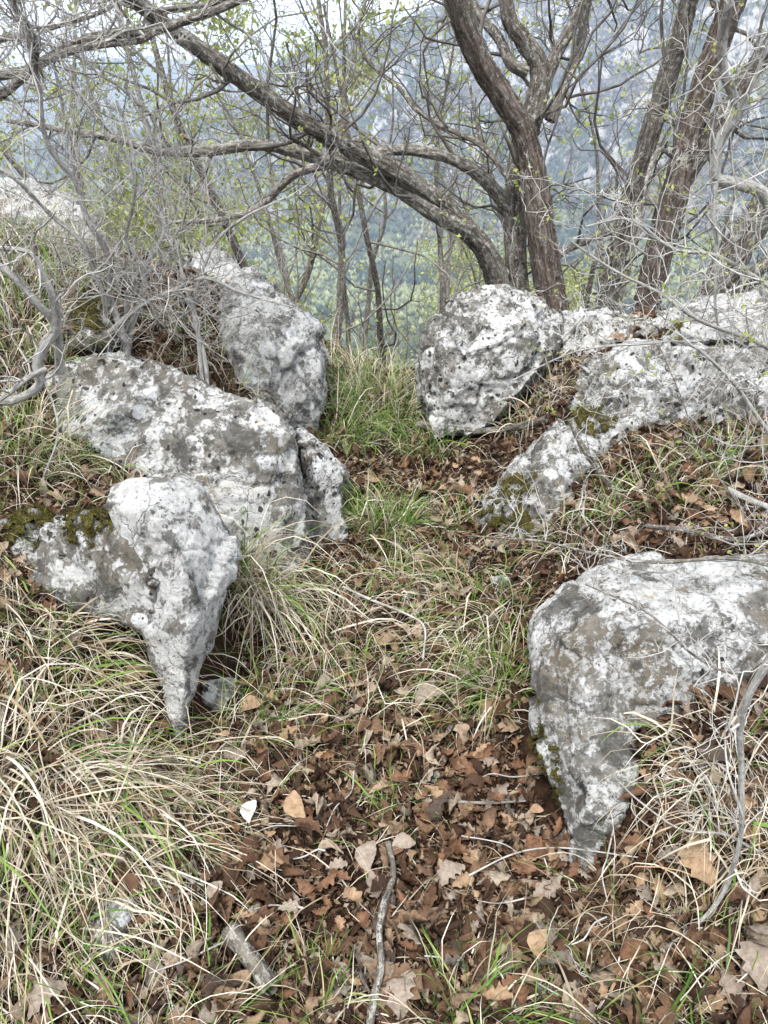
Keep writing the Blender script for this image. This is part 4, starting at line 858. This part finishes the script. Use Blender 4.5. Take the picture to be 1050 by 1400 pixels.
# matted thatch: short broken straws lying flat
mb = MB(); N = 9000; y = .75 + 3.6 * r.random(N) ** 1.3; x = r.uniform(-1, 1, N) * (.35 + .52 * y); den = .15 + .85 * (sstep(.30, .55, -x - .05 * y) + .5 * sstep(.7, 1.0, x) + .5 * sstep(1.5, 2.2, y)).clip(0, 1)
ok = ~under_rock(x, y) & (r.random(N) < den); x, y = x[ok], y[ok]; N = len(x)
blades(mb, np.stack([x, y, ground_z(x, y) + .02 * r.random(N)], 1), np.stack([r.normal(0, 1, N), r.normal(0, 1, N), r.normal(.05, .25, N)], 1), r.uniform(.03, .14, N), .0022 * r.uniform(.5, 1.5, N), .25 * r.random(N), 4, r)
tag(mb.build('thatch', MAT['grass_dry']), 'matted broken straw lying flat under the grass', 'thatch', kind='stuff')

# ------------------------------------------------------------------ fallen leaves
def leaf_shape(r, lobed=True, n=12, curl=.6, fold=.5, wide=.30, fine=False):
    t = np.linspace(0, 1, n); w = wide * np.sin(np.pi * t ** 1.15 * .97 + .03) ** .8
    ph = r.uniform(0, .3)
    if lobed: w = w * (1 + .26 * np.sin((t * (3.6 if n < 16 else 4.2) + ph) * 2 * np.pi) + r.normal(0, .06, n))
    w = np.maximum(w, .015); w[0] = .012
    x = t - .5; k1 = r.normal(0, curl); k2 = r.normal(0, .35); tw_ = r.normal(0, .9); f_ = abs(r.normal(fold, .7 * fold)) * r.choice([1, 1, -1]); Cc = np.stack([x, x * 0, x * 0], 1)
    L_ = np.stack([x, w * r.uniform(.85, 1.1), f_ * w], 1); R_ = np.stack([x, -w * r.uniform(.85, 1.1), f_ * w * r.uniform(.3, 1.2)], 1)
    e = abs(r.normal(.7, .5)) if not fine else .15; Le = L_ * np.array([1, .6, .6]); Re = R_ * np.array([1, .6, .6])
    roll = np.clip(e * (1 + .5 * np.sin(t * 5 + r.uniform(0, 6))), 0, 1.6)
    for E_ in (L_, R_): E_[:, 2] += roll * w * .6 * np.sign(f_); E_[:, 1] *= 1 - .4 * roll
    rows = [L_, Le, Cc, Re, R_] if fine or n < 10 else [L_, Cc, R_]
    V = np.concatenate(rows)
    V[:, 2] += k1 * (V[:, 0] ** 2 - .08) * 1.9 + k2 * V[:, 0] ** 3; V[:, 1] += .2 * k2 * np.cos(V[:, 0] * 4)
    a = tw_ * V[:, 0]; V[:, 1], V[:, 2] = V[:, 1] * np.cos(a) - V[:, 2] * np.sin(a), V[:, 1] * np.sin(a) + V[:, 2] * np.cos(a)
    V += r.normal(0, .010 if fine else .022, V.shape) * np.array([.4, 1, 1])
    F = []
    for s_ in range(len(rows) - 1):
        for i in range(n - 1): F.append((s_ * n + i, s_ * n + i + 1, (s_ + 1) * n + i + 1, (s_ + 1) * n + i))
    return V, np.array(F)
r = np.random.default_rng(123)
shapes = [leaf_shape(r, True, 12, .8, .7, r.uniform(.22, .32)) for _ in range(22)] + [leaf_shape(r, False, 8, .7, .6, r.uniform(.24, .36)) for _ in range(8)]
fine_shapes = [leaf_shape(r, True, 17, .7, .55, r.uniform(.24, .32), True) for _ in range(16)]
def ground_normal(x, y):
    e = .02; gx = (ground_z(x + e, y) - ground_z(x - e, y)) / (2 * e); gy = (ground_z(x, y + e) - ground_z(x, y - e)) / (2 * e)
    n = np.stack([-gx, -gy, np.ones_like(gx)], -1); return n / np.linalg.norm(n, axis=-1, keepdims=True)
mb = MB(); N = 18500
y = .7 + 4.6 * r.random(N) ** 1.25; x = r.uniform(-1, 1, N) * (.32 + .52 * y)
bare = np.exp(-(((x + .12) / .16) ** 2 + ((y - 1.13) / .14) ** 2)); ok = ~under_rock(x, y) & (r.random(N) > 1.05 * bare); left = (x < -.45) & (y < 2.2); ok &= ~(left & (r.random(N) < .45)); x, y = x[ok], y[ok]; N = len(x)
Nn = ground_normal(x, y) + r.normal(0, .68, (N, 3)); Nn /= np.linalg.norm(Nn, axis=1, keepdims=True)
ux = np.cross(Nn, r.normal(0, 1, (N, 3))); ux /= np.linalg.norm(ux, axis=1, keepdims=True); uy = np.cross(Nn, ux)
sz = np.clip(r.lognormal(np.log(.038), .40, N), .012, .085); zz = ground_z(x, y) + .012 * r.random(N) + .55 * sz * r.random(N)
which = r.integers(0, len(shapes), N)
for k, (V, F) in enumerate(shapes):
    i = np.where(which == k)[0]; W = (V[None, :, 0, None] * ux[i][:, None] + V[None, :, 1, None] * uy[i][:, None] + V[None, :, 2, None] * Nn[i][:, None]) * sz[i][:, None, None]
    W = W + np.stack([x[i], y[i], zz[i]], 1)[:, None]; gz = ground_z(W[..., 0], W[..., 1]) - .004; W[..., 2] = np.maximum(W[..., 2], gz)
    mb.add(W.reshape(-1, 3), (F[None] + (np.arange(len(i)) * len(V))[:, None, None]).reshape(-1, 4))
tag(mb.build('leaf_litter', MAT['leaf']), 'deep carpet of dead brown leaves covering path and banks', 'leaf litter', kind='stuff')
# crumbs of broken leaf
mb = MB(); N = 75000; y = .7 + 3.4 * r.random(N) ** 1.4; x = r.uniform(-1, 1, N) * (.3 + .5 * y); ok = ~under_rock(x, y); x, y = x[ok], y[ok]; N = len(x)
c0 = np.stack([x, y, ground_z(x, y) + .018 * r.random(N)], 1); a = r.normal(0, 1, (N, 3)); a[:, 2] *= .5; b = np.cross(a, r.normal(0, 1, (N, 3))); a /= np.linalg.norm(a, axis=1, keepdims=True); b /= np.linalg.norm(b, axis=1, keepdims=True)
s_ = r.uniform(.004, .013, (N, 1)); nn = np.cross(a, b); V = np.stack([c0 - a * s_, c0 + b * s_ * .45 + nn * s_ * .3, c0 + a * s_ * r.uniform(.5, 1.3, (N, 1)), c0 - b * s_ * .45 + nn * s_ * .2], 1)
mb.add(V.reshape(-1, 3), np.arange(N * 4).reshape(-1, 4)); tag(mb.build('leaf_crumbs', MAT['leaf']), 'fine crumbs of broken dead leaves on the bare soil', 'leaf crumbs', kind='stuff')

# single leaves that lie on top
def one_leaf(me, p, size, n, ang, label, group=None):
    o = bpy.data.objects.new('fallen_leaf', me); col.objects.link(o); n = Vector(n).normalized()
    q = n.to_track_quat('Z', 'Y').to_matrix().to_4x4() @ Matrix.Rotation(ang, 4, 'Z'); q = Matrix.Translation(Vector(p)) @ q @ Matrix.Scale(size, 4); o.matrix_world = q
    tag(o, label, 'leaf', group); return o
def leaf_mesh(V, F, mat):
    b = MB(); b.add(V, F); return b.mesh('fallen_leaf', mat)
kinds = [('leaf_russet', 'curled russet dead oak leaf on top of the litter', 'russet leaves on the litter'), ('leaf_tan', 'tan dead oak leaf lying on top of the litter', 'tan leaves on the litter'), ('leaf_grey', 'greyish-brown dead oak leaf on top of the litter', 'grey-brown leaves on the litter')]
lm = [[leaf_mesh(*fine_shapes[j], MAT[k[0]]) for j in range(16)] for k in kinds]
zones = [(300, 1000, 900, 1400, 110), (560, 930, 790, 1200, 45), (540, 620, 680, 760, 34), (840, 560, 1050, 760, 55), (0, 780, 200, 900, 16), (300, 900, 520, 1050, 22), (860, 1080, 1050, 1400, 25)]
r = np.random.default_rng(321)
for (x0, y0, x1, y1, n) in zones:
    for _ in range(n):
        p = ground_hit(r.uniform(x0, x1), r.uniform(y0, y1))
        if under_rock(np.array([p[0]]), np.array([p[1]]))[0]: continue
        k = r.choice(3, p=[.52, .32, .16]); gn = ground_normal(np.array([p[0]]), np.array([p[1]]))[0] + r.normal(0, .3, 3)
        s1 = float(np.clip(r.lognormal(np.log(.048), .28), .03, .085)); one_leaf(lm[k][r.integers(0, 16)], (p[0], p[1], float(ground_z(p[0], p[1])) + .026 + s1 * .14), s1, gn, r.uniform(0, 6.28), kinds[k][1], kinds[k][2])
flat = leaf_shape(np.random.default_rng(4), False, 13, .25, .2, .36, True); flatl = leaf_shape(np.random.default_rng(9), True, 21, .3, .25, .30, True)
for px, py, sz_, ang, mt_, sh_, lb in ((345, 1130, .055, 1.2, 'leaf_white', flat, 'white upturned leaf at the left edge of the bare path'), (505, 1193, .072, 1.4, 'leaf_grey', flat, 'big round pinkish-grey leaf left of the long stick'),
        (550, 1176, .06, .3, 'leaf_grey', flat, 'round pale grey leaf right of the long stick'), (408, 1122, .075, 1.9, 'leaf_tan', flat, 'tan folded leaf right of the white upturned leaf'),
        (955, 1200, .11, 2.2, 'leaf_tan', flatl, 'largest tan oak leaf, under the grey branch at lower right'), (1035, 1340, .10, 1.8, 'leaf_grey', flatl, 'large brown leaf cut by the right picture edge near the bottom'),
        (730, 1130, .035, .4, 'leaf_tan', flat, 'small cream leaf just left of the front boulder foot'), (585, 970, .10, .6, 'leaf_grey', flatl, 'wide lobed grey-brown leaf in the middle of the path'),
        (735, 1312, .06, 1.5, 'leaf_tan', flat, 'oval tan leaf right of the long stick near the bottom'), (552, 1380, .09, 1.4, 'leaf_grey', flatl, 'pale lobed leaf at the bottom edge beside the long stick'),
        (298, 1240, .045, .9, 'leaf_grey', flat, 'small pale grey leaf above the short log'), (70, 1385, .08, .2, 'leaf_grey', flatl, 'wide brown leaf in the grass of the lower left corner'),
        (190, 945, .085, .4, 'leaf_tan', flatl, 'pale tan leaf on the dry grass left of the boulder point'), (615, 1215, .075, .8, 'leaf_grey', flatl, 'lobed greyish leaf on the path right of the round pale leaf'),
        (345, 985, .07, .3, 'leaf_tan', flat, 'light leaf right of the boulder point')):
    p = ground_hit(px, py); v = EYE - p; n = np.array([0, 0, 1.0]) + .5 * v / np.linalg.norm(v)
    one_leaf(leaf_mesh(*sh_, MAT[mt_]), (p[0], p[1], float(ground_z(p[0], p[1])) + .052), sz_, n, ang, lb)

# ------------------------------------------------------------------ sticks on the ground
def stick(label, pix, r0, r1, mat, lift=.015, side=6, rough=.15, wig=.006, cat='stick'):
    P = []
    for px, py in pix:
        p = ground_hit(px, py); p[2] += lift + .016; P.append(p)
    mb = MB(); limb(mb, P, r0, r1, sides=side, step=.012, rough=rough, seed=int(pix[0][0]), wig=wig)
    o = mb.build('stick', MAT[mat]); tag(o, label, cat); return o
stick('long bent dark stick lying upright in the bottom centre of the path', [(531, 1170), (537, 1215), (528, 1250), (519, 1290), (520, 1340), (510, 1385), (505, 1430)], .0075, .008, 'bark_grey', .035, 10)
stick('short thick grey log at the bottom left of the path', [(318, 1300), (335, 1325), (355, 1352), (372, 1380)], .020, .019, 'bark_brown', .045, 16)
stick('grey twig crossing the middle of the path', [(470, 825), (510, 842), (555, 862), (578, 880), (578, 925)], .005, .003, 'twig_grey', .05)
stick('brown branch lying below the rounded gap boulder', [(570, 597), (620, 603), (680, 605), (745, 590)], .02, .016, 'bark_brown', .05, 10)
stick('pale dead branch lying on the leaves left of the broad right boulder', [(640, 575), (690, 555), (730, 530), (790, 470)], .012, .008, 'bark_pale', .12, 8)
stick('thin pale stick across the litter at the foot of the front boulder', [(640, 1215), (700, 1185), (760, 1178), (850, 1190), (930, 1200)], .0024, .0015, 'twig_grey', .03)
stick('thin grey stick in the litter right of centre', [(600, 1110), (660, 1112), (720, 1108)], .005, .003, 'twig_far', .02)
stick('grey stick lying on the long boulder face', [(310, 652), (350, 655), (390, 640)], .006, .004, 'twig_pale', .12)
stick('pale broken stick among leaves on the right bank', [(990, 690), (1020, 705), (1060, 720)], .01, .009, 'bark_pale', .04, 8)
stick('grey branch on the right bank above the front boulder', [(880, 745), (930, 752), (1000, 765), (1060, 740)], .008, .006, 'bark_grey', .05, 8)
r = np.random.default_rng(55)
for _ in range(26):
    px, py = r.uniform(250, 1000), r.uniform(760, 1380); a = r.uniform(0, 3.14); l_ = r.uniform(25, 70); w_ = ground_hit(px, py)
    if under_rock(np.array([w_[0]]), np.array([w_[1]]))[0]: continue
    o = stick('thin dead twig lying in the brown litter', [(px + math.cos(a) * l_ * k + r.normal(0, 4), py + math.sin(a) * l_ * k * .7 + r.normal(0, 4)) for k in (-1, -.3, .3, 1)], .0022, .0015, 'twig_grey', .02, 5); o['group'] = 'dead twigs in the litter'; o.name = 'fallen_twig'; o['category'] = 'twig'

# ------------------------------------------------------------------ haze over the valley
m = M('valley_haze'); pv = m.n('VolumePrincipled'); pv.inputs['Color'].default_value = (0.66, 0.79, 1.0, 1); pv.inputs['Density'].default_value = HAZE; pv.inputs['Anisotropy'].default_value = 0.0
m.l(pv.outputs[0], m.out.inputs['Volume'])
bm = bmesh.new(); bmesh.ops.create_cube(bm, size=1.0); me = bpy.data.meshes.new('haze'); bm.to_mesh(me); bm.free(); me.materials.append(m.m)
hz = bpy.data.objects.new('haze', me); col.objects.link(hz); hz.scale = (21000, 14000, 860); hz.location = (0, 4500, 90); tag(hz, kind='stuff')
